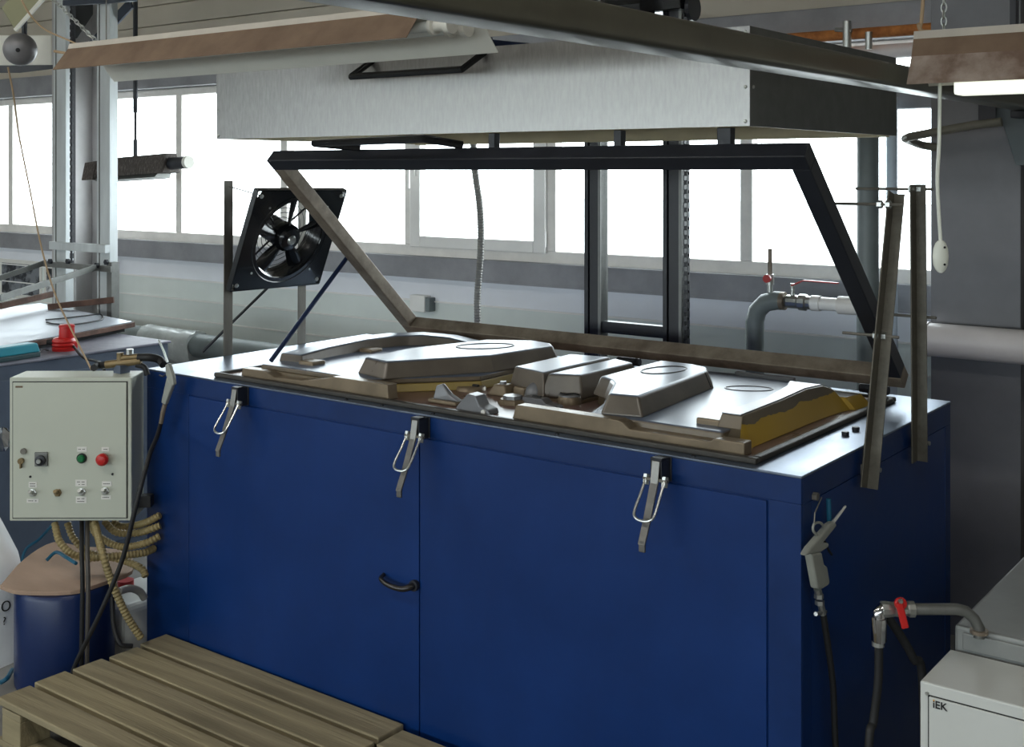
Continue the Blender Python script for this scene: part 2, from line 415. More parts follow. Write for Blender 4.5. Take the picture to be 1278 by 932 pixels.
# ---- lit ceiling luminaires of the hall
LAMP_W = 13.0
def ceiling_lamp(x, y, label):
    o = thing('ceiling_luminaire', label, 'lamp', (x, y, ZC), group='lit ceiling luminaires')
    MB().box(x-.65, x+.65, y-.09, y+.09, ZC-.06, ZC).build('housing', 'lamp_white', o, bevel=.004)
    MB().box(x-.62, x+.62, y-.075, y+.075, ZC-.075, ZC-.06).build('diffuser', 'lamp_glow', o)
    l = bpy.data.lights.new('tube_light', 'AREA'); l.shape = 'RECTANGLE'; l.size = 1.24; l.size_y = .15; l.energy = LAMP_W; l.color = (1.0, .97, .91)
    lo = bpy.data.objects.new('tube_light', l); COL.objects.link(lo); lo.parent = o; lo.location = (0, 0, -.08)
mat('lamp_glow', (.9,.9,.85), .5, emit=(1.0,.97,.91,6.0))
for x in (-8.0, -5.0, -2.0, 1.0, 4.0): ceiling_lamp(x, -2.2, 'lit white ceiling luminaire high above the hall floor')

# ================================================================== the blue forming machine
ML, MW, ZT = 2.454, 1.108, 1.05
m1 = thing('forming_machine', 'large dark blue vacuum forming machine with mould table on top', 'machine', (-ML/2, MW/2, 0))
MB().box(-ML+.004, -.004, .004, MW-.004, .0, ZT-.006).build('body', 'blue_paint', m1)
tp = MB().box(-ML-.002, .002, -.002, MW+.002, ZT-.006, ZT).build('top_plate', 'steel_top', m1, bevel=.002)
# frame strips proud of the body (front and right side)
XD0, XDM, XD1, ZD = atY(236,520,0).x, atY(524,600,0).x, atY(958,620,0).x, ZT-.068
fr = MB()
fr.box(-ML, 0, 0, .006, ZD+.002, ZT-.006).box(-ML, XD0-.002, 0, .006, 0, ZD+.002).box(XD1+.002, 0, 0, .006, 0, ZD+.002).box(XD0-.002, XD1+.002, 0, .006, 0, .06)
fr.build('front_frame', 'blue_frame', m1, bevel=.0015)
d = MB().box(XD0+.002, XDM-.002, -.002, .004, .064, ZD-.002).build('door', 'blue_paint', m1, bevel=.0015)
hx = atY(493, 729, -.03)
MB().tube([(hx.x-.068, -.004, hx.z+.008), (hx.x-.06, -.026, hx.z+.002), (hx.x-.02, -.034, hx.z-.006), (hx.x+.03, -.034, hx.z-.006), (hx.x+.05, -.022, hx.z), (hx.x+.055, -.002, hx.z+.004)], lambda t: .006+.005*t, 10, smooth=5).build('handle', 'handle_dark', d, smooth=True)
MB().cyl((hx.x+.055, -.002, hx.z+.002), (0,-1,0), .016, .012).build('rosette', 'black_paint', d, smooth=True)
MB().box(XDM+.002, XD1-.002, -.002, .004, .064, ZD-.002).build('front_panel', 'blue_paint', m1, bevel=.0015)
fs = MB().box(-.006, 0, .006, MW, ZT-.068, ZT-.006).box(-.006, 0, .006, .06, 0, ZT-.068).box(-.006, 0, MW-.05, MW, 0, ZT-.068)
fs.build('side_frame', 'blue_frame', m1, bevel=.0015)
MB().box(-.006, -.001, .062, MW-.052, .02, ZT-.07).build('side_panel', 'blue_paint', m1)
# vacuum platen and its rubber rim
rx0, rx1, ry0, ry1 = -2.126, -.127, .03, 1.0
MB().box(rx0+.02, rx1-.02, ry0+.02, ry1-.02, ZT, ZT+.008).build('platen', 'platen', m1)
for q in ((rx0, rx1, ry0, ry0+.022), (rx0, rx1, ry1-.022, ry1), (rx0, rx0+.022, ry0+.022, ry1-.022), (rx1-.022, rx1, ry0+.022, ry1-.022)):
    MB().box(q[0], q[1], q[2], q[3], ZT, ZT+.016).build('rim', 'rim_rubber', m1, bevel=.005)
for px, py in ((443,496),(483,504),(540,516),(696,541),(860,571)):
    p = atZ(px, py, ZT+.002); MB().lathe([(.006,0),(.006,.003),(.002,.005)], (p.x, .015, ZT), n=8).build('screw', 'black_paint', m1)
# toggle latches
for px, py in ((300,478),(525,520),(825,568)):
    x = atY(px, py, -.02).x
    lt = MB().box(x-.016, x-.012, -.045, .0, .985, 1.045).box(x+.012, x+.016, -.045, 0, .985, 1.045).box(x-.02, x+.02, -.004, 0, .985, 1.045).box(x-.016, x+.016, -.045, -.02, 1.040, 1.048).build('latch', 'black_paint', m1, bevel=.0015)
    MB().loft([[Vector((x+sx*.011*w, y+sy, z+sy*.3)) for sx, sy in ((-1,-.004),(1,-.004),(1,.004),(-1,.004))] for y, z, w in ((-.042,1.042,1),(-.052,.99,1),(-.085,.91,.95),(-.112,.855,.9))]).build('lever', 'latch_steel', lt, bevel=.0015)
    MB().box(x-.009, x+.009, -.114, -.106, .835, .862).build('lever_tip', 'latch_steel', lt, bevel=.003)
    MB().tube([(x-.026,-.046,1.0),(x-.027,-.07,.965),(x-.028,-.10,.925),(x-.018,-.108,.913),(x,-.110,.91),(x+.018,-.108,.913),(x+.028,-.10,.925),(x+.027,-.07,.965),(x+.026,-.046,1.0)], .0036, 8, smooth=4).build('bail', 'zinc', lt, smooth=True)
    for sx in (-.026, .026):
        MB().hexnut((x+sx, -.047, .992), (0,-.25,-1), .0085, .011).hexnut((x+sx, -.044, 1.006), (0,-.25,-1), .0085, .008).build('nut', 'zinc', lt)
    MB().box(x-.034, x+.034, -.052, -.040, .9925, 1.0).build('crossbar', 'post_steel', lt, bevel=.001)
# posts bolted to the two ends
def post(y0, z0, y1, z1, x, sgn, m='post_steel'):
    w = .042
    p = MB(); d = Vector((0, y1-y0, z1-z0)).normalized(); a = Vector((0, d.z, -d.y))
    P0, P1 = Vector((x, y0, z0)), Vector((x, y1, z1))
    def seg(o0, o1, t0, t1):   # L section
        r = lambda c: [c+Vector((u,0,0))*sgn+a*v for u, v in ((o0,t0),(o1,t0),(o1,t1),(o0,t1))]
        p.loft([r(P0), r(P1)])
    seg(0, .004, -w/2, w/2); seg(.004, .032, w/2-.004, w/2)
    o = p.build('side_post', m, m1, bevel=.001)
    return o
pr = [post(.343+.01, .951, .552, 1.693, .012, 1, 'post_dark'), post(.738, .94, .724, 1.712, .012, 1, 'post_dark')]
pl = [post(.372, .90, .376, 1.713, -ML-.012, -1), post(.748, .90, .752, 1.713, -ML-.012, -1)]
for o, (a, bb) in zip(pr, (((1103,255),(1098,419)), ((1142,236),(1146,395)))):
    for (px, py) in (a, bb):
        c = atX(px, py, .012)
        l0 = .17 if (px, py) in (a,) else .10
        MB().tube([c+Vector((.05,0,0)), c+Vector((-l0,0,0))], .004, 8).build('stud', 'post_steel', o, smooth=True)
        MB().hexnut(c+Vector((.006,0,0)), (1,0,0), .011, .012).hexnut(c+Vector((-.004,0,0)), (-1,0,0), .011, .012).build('nut', 'zinc', o)
    cb = Vector(WM[o].translation); 
for o, (px, py) in zip(pr, ((1089,585),(1151,552))):
    c = atX(px, py, .02); MB().hexnut(c, (1,0,0), .011, .012).cyl(c, (1,0,0), .006, .022, 8).build('bolt', 'zinc', o)
    MB().box(0, .012, c.y-.03, c.y+.01, c.z-.014, c.z+.014).build('spacer', 'post_steel', o)
for o, yy in zip(pl, (.372, .748)):
    MB().box(-ML-.012, -ML, yy-.02, yy+.02, .93, .97).build('spacer', 'post_steel', o)

# ---- moulds on the platen
ZP = ZT+.008
def block(name, m, parent, top, z0, z1, grow=.02, bev=.008, seg=3):
    return MB().prism(inset(top, grow), z0, z1, top).build(name, m, parent, bevel=bev, seg=seg)
# right panel mould
r1 = thing('panel_mould', 'grey panel mould with raised tapered block and yellow outer side', 'mould', (-.5, .45, ZP))
slab = [(-.645,.10),(-.25,.10),(-.25,.78),(-.32,.85),(-.62,.90),(-.84,.87),(-.85,.5),(-.80,.39),(-.74,.33),(-.69,.24)]
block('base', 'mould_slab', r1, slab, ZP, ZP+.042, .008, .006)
blk = [(-.602,.128),(-.521,.147),(-.567,.617),(-.60,.675),(-.656,.70),(-.774,.704),(-.767,.344),(-.715,.315),(-.675,.27),(-.635,.19)]
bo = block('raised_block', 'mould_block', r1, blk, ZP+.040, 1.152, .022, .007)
def oval(parent, cx, cy, a, b, ang, z, m='mould_brown'):
    pts = [Vector((cx+a*math.cos(t)*math.cos(ang)-b*math.sin(t)*math.sin(ang), cy+a*math.cos(t)*math.sin(ang)+b*math.sin(t)*math.cos(ang), z)) for t in [2*math.pi*k/28 for k in range(28)]]
    MB().tube(pts, .0028, 6, closed=True).build('oval_ring', m, parent, smooth=True)
oval(bo, -.672, .545, .085, .05, 1.35, 1.152, 'rim_rubber')
MB().tube([(-.567,.60,1.148),(-.549,.605,1.105)], .004, 6).build('seam', 'dark', bo)
pf = [(-.875,ZP),(-.17,ZP),(-.17,1.092),(-.25,1.092),(-.262,1.083),(-.495,1.083),(-.515,1.098),(-.53,1.102),(-.86,1.102)]
MB().loft([[Vector((x+(.006 if x < -.5 else -.004)*0, y, z)) for x, z in pf] for y in (.056,.098)]).build('front_ridge', 'mould_brown', r1, bevel=.003)
secs = [(.100,-.30,-.205,1.080),(.15,-.29,-.225,1.100),(.165,-.285,-.228,1.132),(.40,-.272,-.226,1.136),(.56,-.285,-.226,1.142),(.66,-.32,-.22,1.138),(.72,-.33,-.215,1.120),(.755,-.33,-.21,1.095),(.765,-.33,-.195,1.092),(.86,-.32,-.185,1.09)]
MB().loft([[Vector((x0-.012,y,ZP+.03)),Vector((x1+.032,y,ZP)),Vector((x1,y,z)),Vector((x0,y,z))] for y,x0,x1,z in secs]).build('side_ridge', 'ridge_resin', r1, bevel=.005, smooth=True)
MB().loft([[Vector((x0,y,z)),Vector((x1-.006,y,z)),Vector((x1-.006,y,z+.003)),Vector((x0,y,z+.003))] for y,x0,x1,z in secs[2:8]]).build('ridge_cap', 'mould_grey', r1)
MB().box(-.355,-.285,.155,.215,1.09,1.115).build('step', 'mould_brown', r1, bevel=.005)
MB().box(-.60,-.40,.865,.885,1.09,1.112).build('back_lip', 'mould_grey', r1, bevel=.004)
oval(r1, -.46, .68, .07, .04, .5, 1.100, 'mould_grey')
# left panel mould
l1 = thing('panel_mould', 'grey panel mould with long raised block and curved back ridge', 'mould', (-1.6, .5, ZP))
slab = [(-1.97,.10),(-1.47,.105),(-1.235,.37),(-1.24,.82),(-1.45,.93),(-1.75,.93),(-1.99,.82)]
MB().prism(inset(slab,.008), ZP, ZP+.026, slab).build('base_edge', 'edge_resin', l1, bevel=.003)
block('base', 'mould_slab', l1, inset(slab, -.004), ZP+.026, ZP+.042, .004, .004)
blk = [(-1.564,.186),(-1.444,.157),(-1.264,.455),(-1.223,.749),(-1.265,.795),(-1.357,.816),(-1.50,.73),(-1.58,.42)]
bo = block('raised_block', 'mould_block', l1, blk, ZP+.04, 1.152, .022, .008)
oval(bo, -1.40, .60, .10, .06, .9, 1.152, 'rim_rubber')
pf = [(-2.015,ZP),(-1.34,ZP),(-1.345,1.105),(-1.58,1.104),(-1.62,1.094),(-1.72,1.078),(-1.85,1.074),(-1.885,1.086),(-1.905,1.09),(-2.008,1.088)]
MB().loft([[Vector((x, y, z)) for x, z in pf] for y in (.056,.098)]).build('front_ridge', 'mould_brown', l1, bevel=.003)
path = [(-1.93,.20,1.125,.045),(-1.945,.36,1.132,.042),(-1.95,.55,1.137,.042),(-1.93,.70,1.137,.045),(-1.86,.80,1.136,.045),(-1.75,.845,1.13,.04),(-1.62,.85,1.115,.035),(-1.54,.835,1.10,.03)]
rings = []
for i, (x,y,z,w) in enumerate(path):
    a = Vector(path[max(0,i-1)][:2]); c = Vector(path[min(len(path)-1,i+1)][:2]); t = (c-a).normalized(); n = Vector((t.y,-t.x))
    rings.append([Vector((x-n.x*(w+.012),y-n.y*(w+.012),ZP+.03)),Vector((x+n.x*(w+.012),y+n.y*(w+.012),ZP+.03)),Vector((x+n.x*w,y+n.y*w,z)),Vector((x-n.x*w,y-n.y*w,z))])
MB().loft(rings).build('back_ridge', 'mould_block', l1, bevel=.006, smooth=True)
MB().box(-1.87,-1.80,.18,.24,1.09,1.112).build('step', 'mould_brown', l1, bevel=.005)
MB().box(-1.90,-1.84,.50,.56,1.09,1.112).build('step', 'mould_brown', l1, bevel=.005)
# twin block mould between them
t1 = thing('twin_block_mould', 'low grey twin block mould with a groove along its middle', 'mould', (-.98, .53, ZP))
MB().prism([(-1.15,.36),(-.85,.34),(-.83,.70),(-.97,.76),(-1.13,.73)], ZP, ZP+.01).build('base', 'mould_brown', t1)
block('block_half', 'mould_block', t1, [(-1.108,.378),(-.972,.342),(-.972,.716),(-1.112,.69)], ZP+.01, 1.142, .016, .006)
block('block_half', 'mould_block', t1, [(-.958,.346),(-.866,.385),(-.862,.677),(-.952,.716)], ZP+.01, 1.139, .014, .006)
# small loose moulds
def small(name, label): return thing(name, label, 'mould', (0,0,0))
def disc(name, label, px, py, r, h, m, n=24, cap=None, z=ZP, top='mould_grey'):
    p = atZ(px, py, z); o = thing(name, label, 'mould', (p.x, p.y, z))
    MB().lathe([(r*1.08,0),(r,h*.8),(r*.92,h)], (p.x,p.y,z), n=n).build('base', m, o, smooth=n > 10)
    if cap: MB().lathe([(r*cap,0),(r*cap*.95,h*.7)], (p.x,p.y,z+h), n=n).build('cap', top, o, smooth=n > 10)
    return o, p
o, p = disc('puck_mould', 'small round grey puck mould with an S shaped groove', 711, 503, .034, .022, 'mould_brown')
MB().lathe([(.033,0),(.032,.004)], (p.x,p.y,ZP+.022), n=24).build('cap', 'mould_grey', o, smooth=True)
MB().tube([(p.x-.03,p.y-.004,ZP+.027),(p.x-.01,p.y-.012,ZP+.027),(p.x,p.y,ZP+.027),(p.x+.01,p.y+.012,ZP+.027),(p.x+.03,p.y+.004,ZP+.027)], .003, 6, smooth=4).build('groove', 'dark', o)
disc('stepped_mould', 'small octagonal stepped mould with tan side', 640, 503, .042, .014, 'mould_brown', 8, .72)
o, p = disc('slotted_mould', 'thin oval mould with two slots beside the long raised block', 588, 486, .046, .012, 'mould_brown', 20)
MB().tube([(p.x-.03,p.y,ZP+.013),(p.x-.008,p.y,ZP+.013)], .006, 6).tube([(p.x+.008,p.y,ZP+.013),(p.x+.03,p.y,ZP+.013)], .006, 6).build('slot', 'dark', o)
p = atZ(556, 503, ZP); o = thing('fin_mould', 'small pointed fin shaped grey mould behind the rim', 'mould', (p.x,p.y,ZP))
MB().box(p.x-.05,p.x+.06,p.y-.025,p.y+.03,ZP,ZP+.012).build('base', 'mould_brown', o, bevel=.004)
MB().loft([[Vector((p.x-.035,p.y+t,ZP+.012)),Vector((p.x+.06,p.y+t*.6,ZP+.012)),Vector((p.x+.02,p.y+t*.5,ZP+.03)),Vector((p.x-.008,p.y+t*.3,ZP+.058)),Vector((p.x-.03,p.y+t*.5,ZP+.05))] for t in (-.018,.022)]).build('fin', 'mould_grey', o, bevel=.004)
p = atZ(592, 514, ZP); o = thing('hump_mould', 'small humped grey mould with a round hole in its end', 'mould', (p.x,p.y,ZP))
MB().loft([[Vector((p.x+x,p.y+t,ZP+z)) for x,z in ((-.06,0),(.07,0),(.065,.016),(.035,.024),(.02,.05),(-.01,.054),(-.045,.02))] for t in (-.02,.028)]).build('body', 'mould_grey', o, bevel=.004)
MB().lathe([(.007,0),(.007,.004)], (p.x+.05,p.y-.02,ZP+.009), (0,-1,0), 12).build('hole', 'label_white', o)
p = atZ(668, 497, ZP); o = thing('dome_mould', 'small half dome grey mould in front of the twin block', 'mould', (p.x,p.y,ZP))
MB().lathe([(.034,0),(.033,.012),(.028,.03),(.016,.044),(.004,.05)], (p.x,p.y,ZP), n=20).build('dome', 'mould_grey', o, smooth=True)
MB().box(p.x-.075,p.x-.03,p.y-.015,p.y+.03,ZP,ZP+.03).build('foot', 'mould_brown', o, bevel=.005)
p = atZ(628, 494, ZP); o = thing('wedge_mould', 'small dark wedge mould beside the long raised block', 'mould', (p.x,p.y,ZP))
MB().prism([(p.x-.05,p.y-.02),(p.x+.03,p.y-.02),(p.x+.03,p.y+.05),(p.x-.05,p.y+.04)], ZP, ZP+.035, [(p.x-.03,p.y-.01),(p.x+.01,p.y-.01),(p.x+.02,p.y+.03),(p.x-.03,p.y+.03)]).build('body', 'mould_brown', o, bevel=.006)
MB().lathe([(.012,0),(.010,.008)], (p.x-.008,p.y+.01,ZP+.035), n=12).build('pin', 'mould_grey', o, smooth=True)
p = atZ(678, 507, ZP); o = thing('strip_mould', 'low grey strip mould with a slot behind the front ridge', 'mould', (p.x,p.y,ZP))
MB().loft([[Vector((p.x+x,p.y+t,ZP+z)) for x,z in ((-.07,0),(.06,0),(.055,.008),(.02,.012),(.005,.024),(-.065,.024))] for t in (-.016,.022)]).build('body', 'mould_grey', o, bevel=.003)
MB().tube([(p.x-.04,p.y+.003,ZP+.0245),(p.x-.01,p.y+.003,ZP+.0245)], .005, 6).build('slot', 'dark', o)
for i, (px, py, lb) in enumerate(((1055,543,'loose dark hex nut on table edge, nearest the rubber rim'),(1068,537,'loose dark hex nut lying behind another by the rim'),(1097,540,'loose dark hex nut beside the leaning steel post'))):
    p = atZ(px, py, ZT); MB().hexnut((p.x,p.y,ZT), (0,0,1), .011, .010).build('hex_nut', 'black_paint', label=lb, cat='nut', group='loose nuts on the table', bevel=.001)

# ---- clamping frame, swung up
HY, HZ, FX0, FX1, FL = 1.0, 1.136, -2.088, -.090, 1.007
sv = Vector((0,-.732,.681)); nv = Vector((0,.681,.732))
cf = thing('clamping_frame', 'dark steel clamping frame swung up open above the moulds', 'frame', ((FX0+FX1)/2, HY, HZ))
def FP(x, u, n): return Vector((x, HY, HZ)) + sv*u + nv*n
def fbar(name, x0, x1, u0, u1, m, n0=-.05, n1=0):
    return MB().loft([[FP(x,u,n) for u, n in ((u0,n0),(u1,n0),(u1,n1),(u0,n1))] for x in (x0,x1)]).build(name, m, cf, bevel=.003)
fbar('back_bar', FX0, FX1, 0, .05, 'worn_steel')
fbar('front_bar', FX0, FX1, FL-.05, FL, 'black_paint')
fbar('side_bar', FX0, FX0+.05, .05, FL-.05, 'worn_steel')
fbar('side_bar', FX1-.05, FX1, .05, FL-.05, 'black_paint')
for px in (577, 786, 1092):
    c = atY(px, 430 if px < 700 else 445, HY-.01); x = c.x
    hb = MB().box(x-.035, x+.035, HY-.035, HY+.01, HZ-.052, HZ-.036).tube([(x-.045,HY-.016,HZ-.052),(x+.045,HY-.016,HZ-.052)], .014, 10).tube([(x-.02,HY-.02,HZ-.050),(x+.02,HY-.02,HZ-.050)], .0175, 8)
    hb.box(x-.016, x+.016, HY-.03, HY+.005, ZT+.0165, HZ-.05).build('hinge', 'black_paint', cf, bevel=.002)
for px, w in ((613,.012),(770,.012),(903,.020)):
    x = atY(px, 172, .27).x
    b0 = FP(x, FL-.03, .0)
    MB().box(x-w, x+w, b0.y-.014, b0.y+.014, b0.z-.01, 1.864).build('stop', 'black_paint', cf, bevel=.002)
a, c = atY(390,183,.20), atY(527,172,.20); a2, c2 = atY(385,178,.13), atY(530,172,.13)
ux0, ux1 = -1.86, -1.30
MB().tube([atY(450,184,.25), atY(392,179,.15), atY(530,173,.15), atY(577,181,.25)], .0125, 8).build('handle', 'black_gloss', cf)
pr0, pr1 = atX(437,316,FX0-.012), atX(338,452,FX0-.012)
MB().tube([pr0, Vector((FX0-.012, pr1.y, ZT+.027))], .0085, 8).build('prop_rod', 'dark_blue', cf, smooth=True)

# ---- heater hood
hx0, hx1, hy0, hy1, hz0, hz1 = -2.326, -.227, .204, 1.286, 1.864, 2.119
hd = thing('heater_hood', 'galvanised sheet metal heater hood hanging over the machine', 'hood', ((hx0+hx1)/2,(hy0+hy1)/2,hz0))
t = .004
fp = MB().box(hx0, hx1, hy0, hy0+t, hz0, hz1).build('front_panel', 'galvanised', hd)
MB().box(hx0, hx1, hy1-t, hy1, hz0, hz1).build('back_panel', 'galvanised', hd)
sp = MB().box(hx1-t, hx1, hy0+t, hy1-t, hz0, hz1).build('side_panel', 'galv_dull', hd)
MB().box(hx0, hx0+t, hy0+t, hy1-t, hz0, hz1).build('side_panel', 'galv_dull', hd)
MB().box(hx0+t, hx1-t, hy0+t, hy1-t, hz1-t, hz1).build('top_panel', 'galv_dull', hd)
MB().box(hx0+.02, hx1-.02, hy1-.03, hy1-.012, hz0-.004, hz1-.01).box(hx0+.012, hx0+.02, hy0+.02, hy1-.012, hz0, hz1-.01).box(hx1-.02, hx1-.012, hy0+.02, hy1-.012, hz0, hz1-.01).box(hx0+.02, hx1-.02, hy0+.012, hy0+.02, hz0+.003, hz1-.01).build('lining', 'galv_inner', hd)
for i in range(8):
    yy = hy0+.12+i*.12
    MB().tube([(hx0+.03,yy,hz0+.12),(hx1-.03,yy,hz0+.12)], .008, 6).build('heating_element', 'post_steel', hd)
for x in (hx0+.012, hx1-.012):
    for zz in (hz0+.012, hz0+.10, hz1-.015):
        MB().lathe([(.005,0),(.004,.003),(.001,.004)], (x, hy0, zz), (0,-1,0), 8).build('rivet', 'zinc', fp)
MB().lathe([(.005,0),(.004,.003),(.001,.004)], (hx1, hy0+.02, hz0+.1), (1,0,0), 8).build('rivet', 'zinc', sp)
hh0, hh1 = atY(438,94,hy0-.07), atY(577,88,hy0-.07)
zz = (hh0.z+hh1.z)/2
MB().tube([(hh0.x+.03,hy0,zz+.055),(hh0.x,hy0-.07,zz),(hh1.x,hy0-.07,zz),(hh1.x+.03,hy0,zz+.055)], .011, 8).build('handle', 'black_gloss', hd)
for q0, q1 in (((600,46,hy0+.02),(700,47,hy0+.5)), ((600,62,hy0+.02),(668,44,hy0+.3))):
    pass
for (xa,ya,xb_,yb_) in ((-1.16,.22,-.98,1.2),(-1.16,.22,-1.50,1.2)):
    MB().bar((xa,ya,hz1+.018),(xb_,yb_,hz1+.018),.04,.03).build('lift_arm', 'dark_blue', hd, bevel=.002)
MB().box(-1.2,-1.1,.2,.26,hz1,hz1+.035).build('lift_lug', 'dark_blue', hd, bevel=.003)

# ---- lifting mast behind the machine
MY = 1.36
ms = thing('lifting_mast', 'dark steel lifting mast of two upright channels behind the machine', 'mast', (-1.3, MY, 0))
xa0, xa1 = atY(729,420,MY).x, atY(750,420,MY).x; xc0, xc1 = atY(827,420,MY).x, atY(851,420,MY).x
for x0, x1 in ((xa0,xa1),(xc0,xc1)):
    MB().box(x0, x0+.018, MY, MY+.05, 0, 2.7).box(x0+.018, x1, MY+.044, MY+.05, 0, 2.7).box(x0+.026, x1, MY, MY+.044, 0, 2.7).build('upright', 'black_paint', ms, bevel=.001)
    MB().box(x1-.012, x1, MY-.004, MY+.05, 0, 2.7).build('upright_flange', 'galv_dull', ms)
zc = atY(785,404,MY).z
MB().box(xa1, xc0, MY+.005, MY+.045, zc-.045, zc).build('crossbar', 'black_paint', ms, bevel=.002)
MB().box(xa1, xc0, MY+.005, MY+.045, 2.30, 2.34).build('crossbar', 'black_paint', ms, bevel=.002)
MB().box(xa0-.02, xc1+.02, MY-.05, MY+.1, 2.35, 2.41).cyl((xa1+.1, MY-.08, 2.37), (1,0,0), .06, .16).build('lift_motor', 'black_gloss', ms, bevel=.004)
MB().lathe([(.05,-.008),(.05,.008)], (xc1+.035, MY+.02, 2.36), (1,0,0), 18).build('sprocket', 'black_paint', ms)
ch = MB(); xch = xc1+.012; zz = 1.0; i = 0
while zz < 2.36:
    if i % 2: ch.box(xch-.003, xch+.011, MY-.002, MY+.002, zz, zz+.017).box(xch-.003, xch+.011, MY+.014, MY+.018, zz, zz+.017)
    else: ch.box(xch-.005, xch-.002, MY, MY+.016, zz-.003, zz+.02).box(xch+.010, xch+.013, MY, MY+.016, zz-.003, zz+.02)
    zz += .017; i += 1
ch.build('chain', 'black_paint', ms)

# ---- cooling fan between the left posts
c00, c10 = Vector((-2.435,.356,1.302)), Vector((-2.435,.806,1.295)); c01, c11 = Vector((-2.285,.348,1.672)), Vector((-2.285,.832,1.668))
fc = (c00+c10+c01+c11)/4; eu = ((c10-c00)+(c11-c01)).normalized(); ev = ((c01-c00)+(c11-c10)); ev = (ev-eu*ev.dot(eu)).normalized(); en = eu.cross(ev)
hw, hh = .228, .205
fan = thing('cooling_fan', 'black square plate axial fan tilted between two steel posts', 'fan', fc)
def FQ(u, v, n): return fc+eu*u+ev*v+en*n
R0 = .165; NS = 40; ringo = []; ringi = []; 
for k in range(NS):
    a = 2*math.pi*k/NS; cu, cv = math.cos(a), math.sin(a); s_ = min(hw/max(1e-6,abs(cu)), hh/max(1e-6,abs(cv)))
    ringo.append((cu*s_, cv*s_)); ringi.append((cu*R0, cv*R0))
MB().loft([[FQ(u,v,0) for u,v in ringo],[FQ(u,v,.004) for u,v in ringo],[FQ(u,v,.004) for u,v in ringi],[FQ(u,v,0) for u,v in ringi]], closed=True).build('plate', 'black_gloss', fan)
for q in ((hw*2,.006,0,hh),(hw*2,.006,0,-hh),(.006,hh*2,hw,0),(.006,hh*2,-hw,0)):
    MB().loft([[FQ(q[2]+sx*q[0]/2,q[3]+sy*q[1]/2,n) for sx,sy in ((-1,-1),(1,-1),(1,1),(-1,1))] for n in (-.02,.004)]).build('flange', 'black_gloss', fan)
sh = [[FQ(r*math.cos(2*math.pi*k/NS),r*math.sin(2*math.pi*k/NS),n) for k in range(NS)] for r,n in ((R0+.018,.006),(R0,-.005),(R0-.004,-.08),(R0-.001,-.08),(R0+.003,-.005),(R0+.02,.004))]
MB().loft(sh, closed=True).build('shroud', 'black_gloss', fan, smooth=True)
MB().lathe([(.055,-.05),(.055,-.005),(.045,.008),(.02,.012)], fc, en, 20).build('hub', 'black_gloss', fan, smooth=True)
MB().lathe([(.02,.012),(.016,.02)], fc, en, 16).build('hub_badge', 'zinc', fan, smooth=True)
MB().lathe([(.05,-.13),(.052,-.12),(.052,-.05)], fc, en, 20).build('motor', 'black_paint', fan, smooth=True)
for k in range(5):
    a0 = 2*math.pi*(k/5)+.35; rows = []
    for i in range(6):
        r = .05+(R0-.008-.05)*i/5; aw = .62-.05*i; tw = math.radians(38-3*i)
        row = []
        for j in range(5):
            u = (j/4-.5)*aw; w = r*u
            n = -.025+math.sin(tw)*w*.9+.01*(1-(2*j/4-1)**2)
            a = a0+u*math.cos(tw); row.append(FQ(r*math.cos(a), r*math.sin(a), n))
        rows.append(row)
    vs_ = [p for r in rows for p in r] + [p-en*.003 for r in rows for p in r]; fs_ = []
    for i in range(5):
        for j in range(4):
            q = i*5+j; fs_.append((q,q+1,q+6,q+5)); fs_.append((q+35,q+36,q+31,q+30))
    edge = [0,1,2,3,4,9,14,19,24,29,28,27,26,25,20,15,10,5]
    for a, bq in zip(edge, edge[1:]+edge[:1]): fs_.append((bq,a,a+30,bq+30))
    MB()._add(vs_, fs_).build('blade', 'black_gloss', fan, smooth=True)
gm = MB()
for r in (.065,.085,.105,.125,.145,.156):
    gm.tube([FQ(r*math.cos(2*math.pi*k/24), r*math.sin(2*math.pi*k/24), -.066) for k in range(24)], .0016, 4, closed=True)
for k in range(4):
    a = math.pi/4+k*math.pi/2; gm.tube([FQ(.05*math.cos(a),.05*math.sin(a),-.068),FQ((R0-.008)*math.cos(a),(R0-.008)*math.sin(a),-.064)], .004, 6)
gm.build('guard', 'black_paint', fan)
for su in (-1,1):
    for sv_ in (-1,1):
        MB().lathe([(.009,0),(.008,.004),(.002,.006)], FQ(su*(hw-.022),sv_*(hh-.022),.004), en, 10).build('screw', 'zinc', fan, smooth=True)
        MB().lathe([(.005,0),(.004,.003)], FQ(su*(hw-.055)*.86,sv_*(hh-.055)*.9,.004), en, 8).build('screw', 'zinc', fan)
for yy, cor in ((.376, FQ(-hw+.02,hh-.02,0)), (.752, FQ(hw-.06,hh-.02,0))):
    MB().tube([(-ML-.01, yy, 1.69), tuple(cor)], .0025, 6).build('tie_wire', 'post_steel', fan)
for yy, cor in ((.376, FQ(-hw+.06,-hh+.02,-.01)), (.752, FQ(hw-.06,-hh+.02,-.01))):
    MB().tube([tuple(cor), (-ML-.006, yy, 1.302)], .006, 6).build('pivot_bolt', 'post_steel', fan)
q0, q1 = atX(335,358,-2.46), atX(215,470,-2.9)
MB().tube([q0, (q0.x-.12, q0.y-.10, 1.14), (q0.x-.2, q0.y-.16, 1.04)], .006, 6).build('brace_rod', 'black_paint', fan)

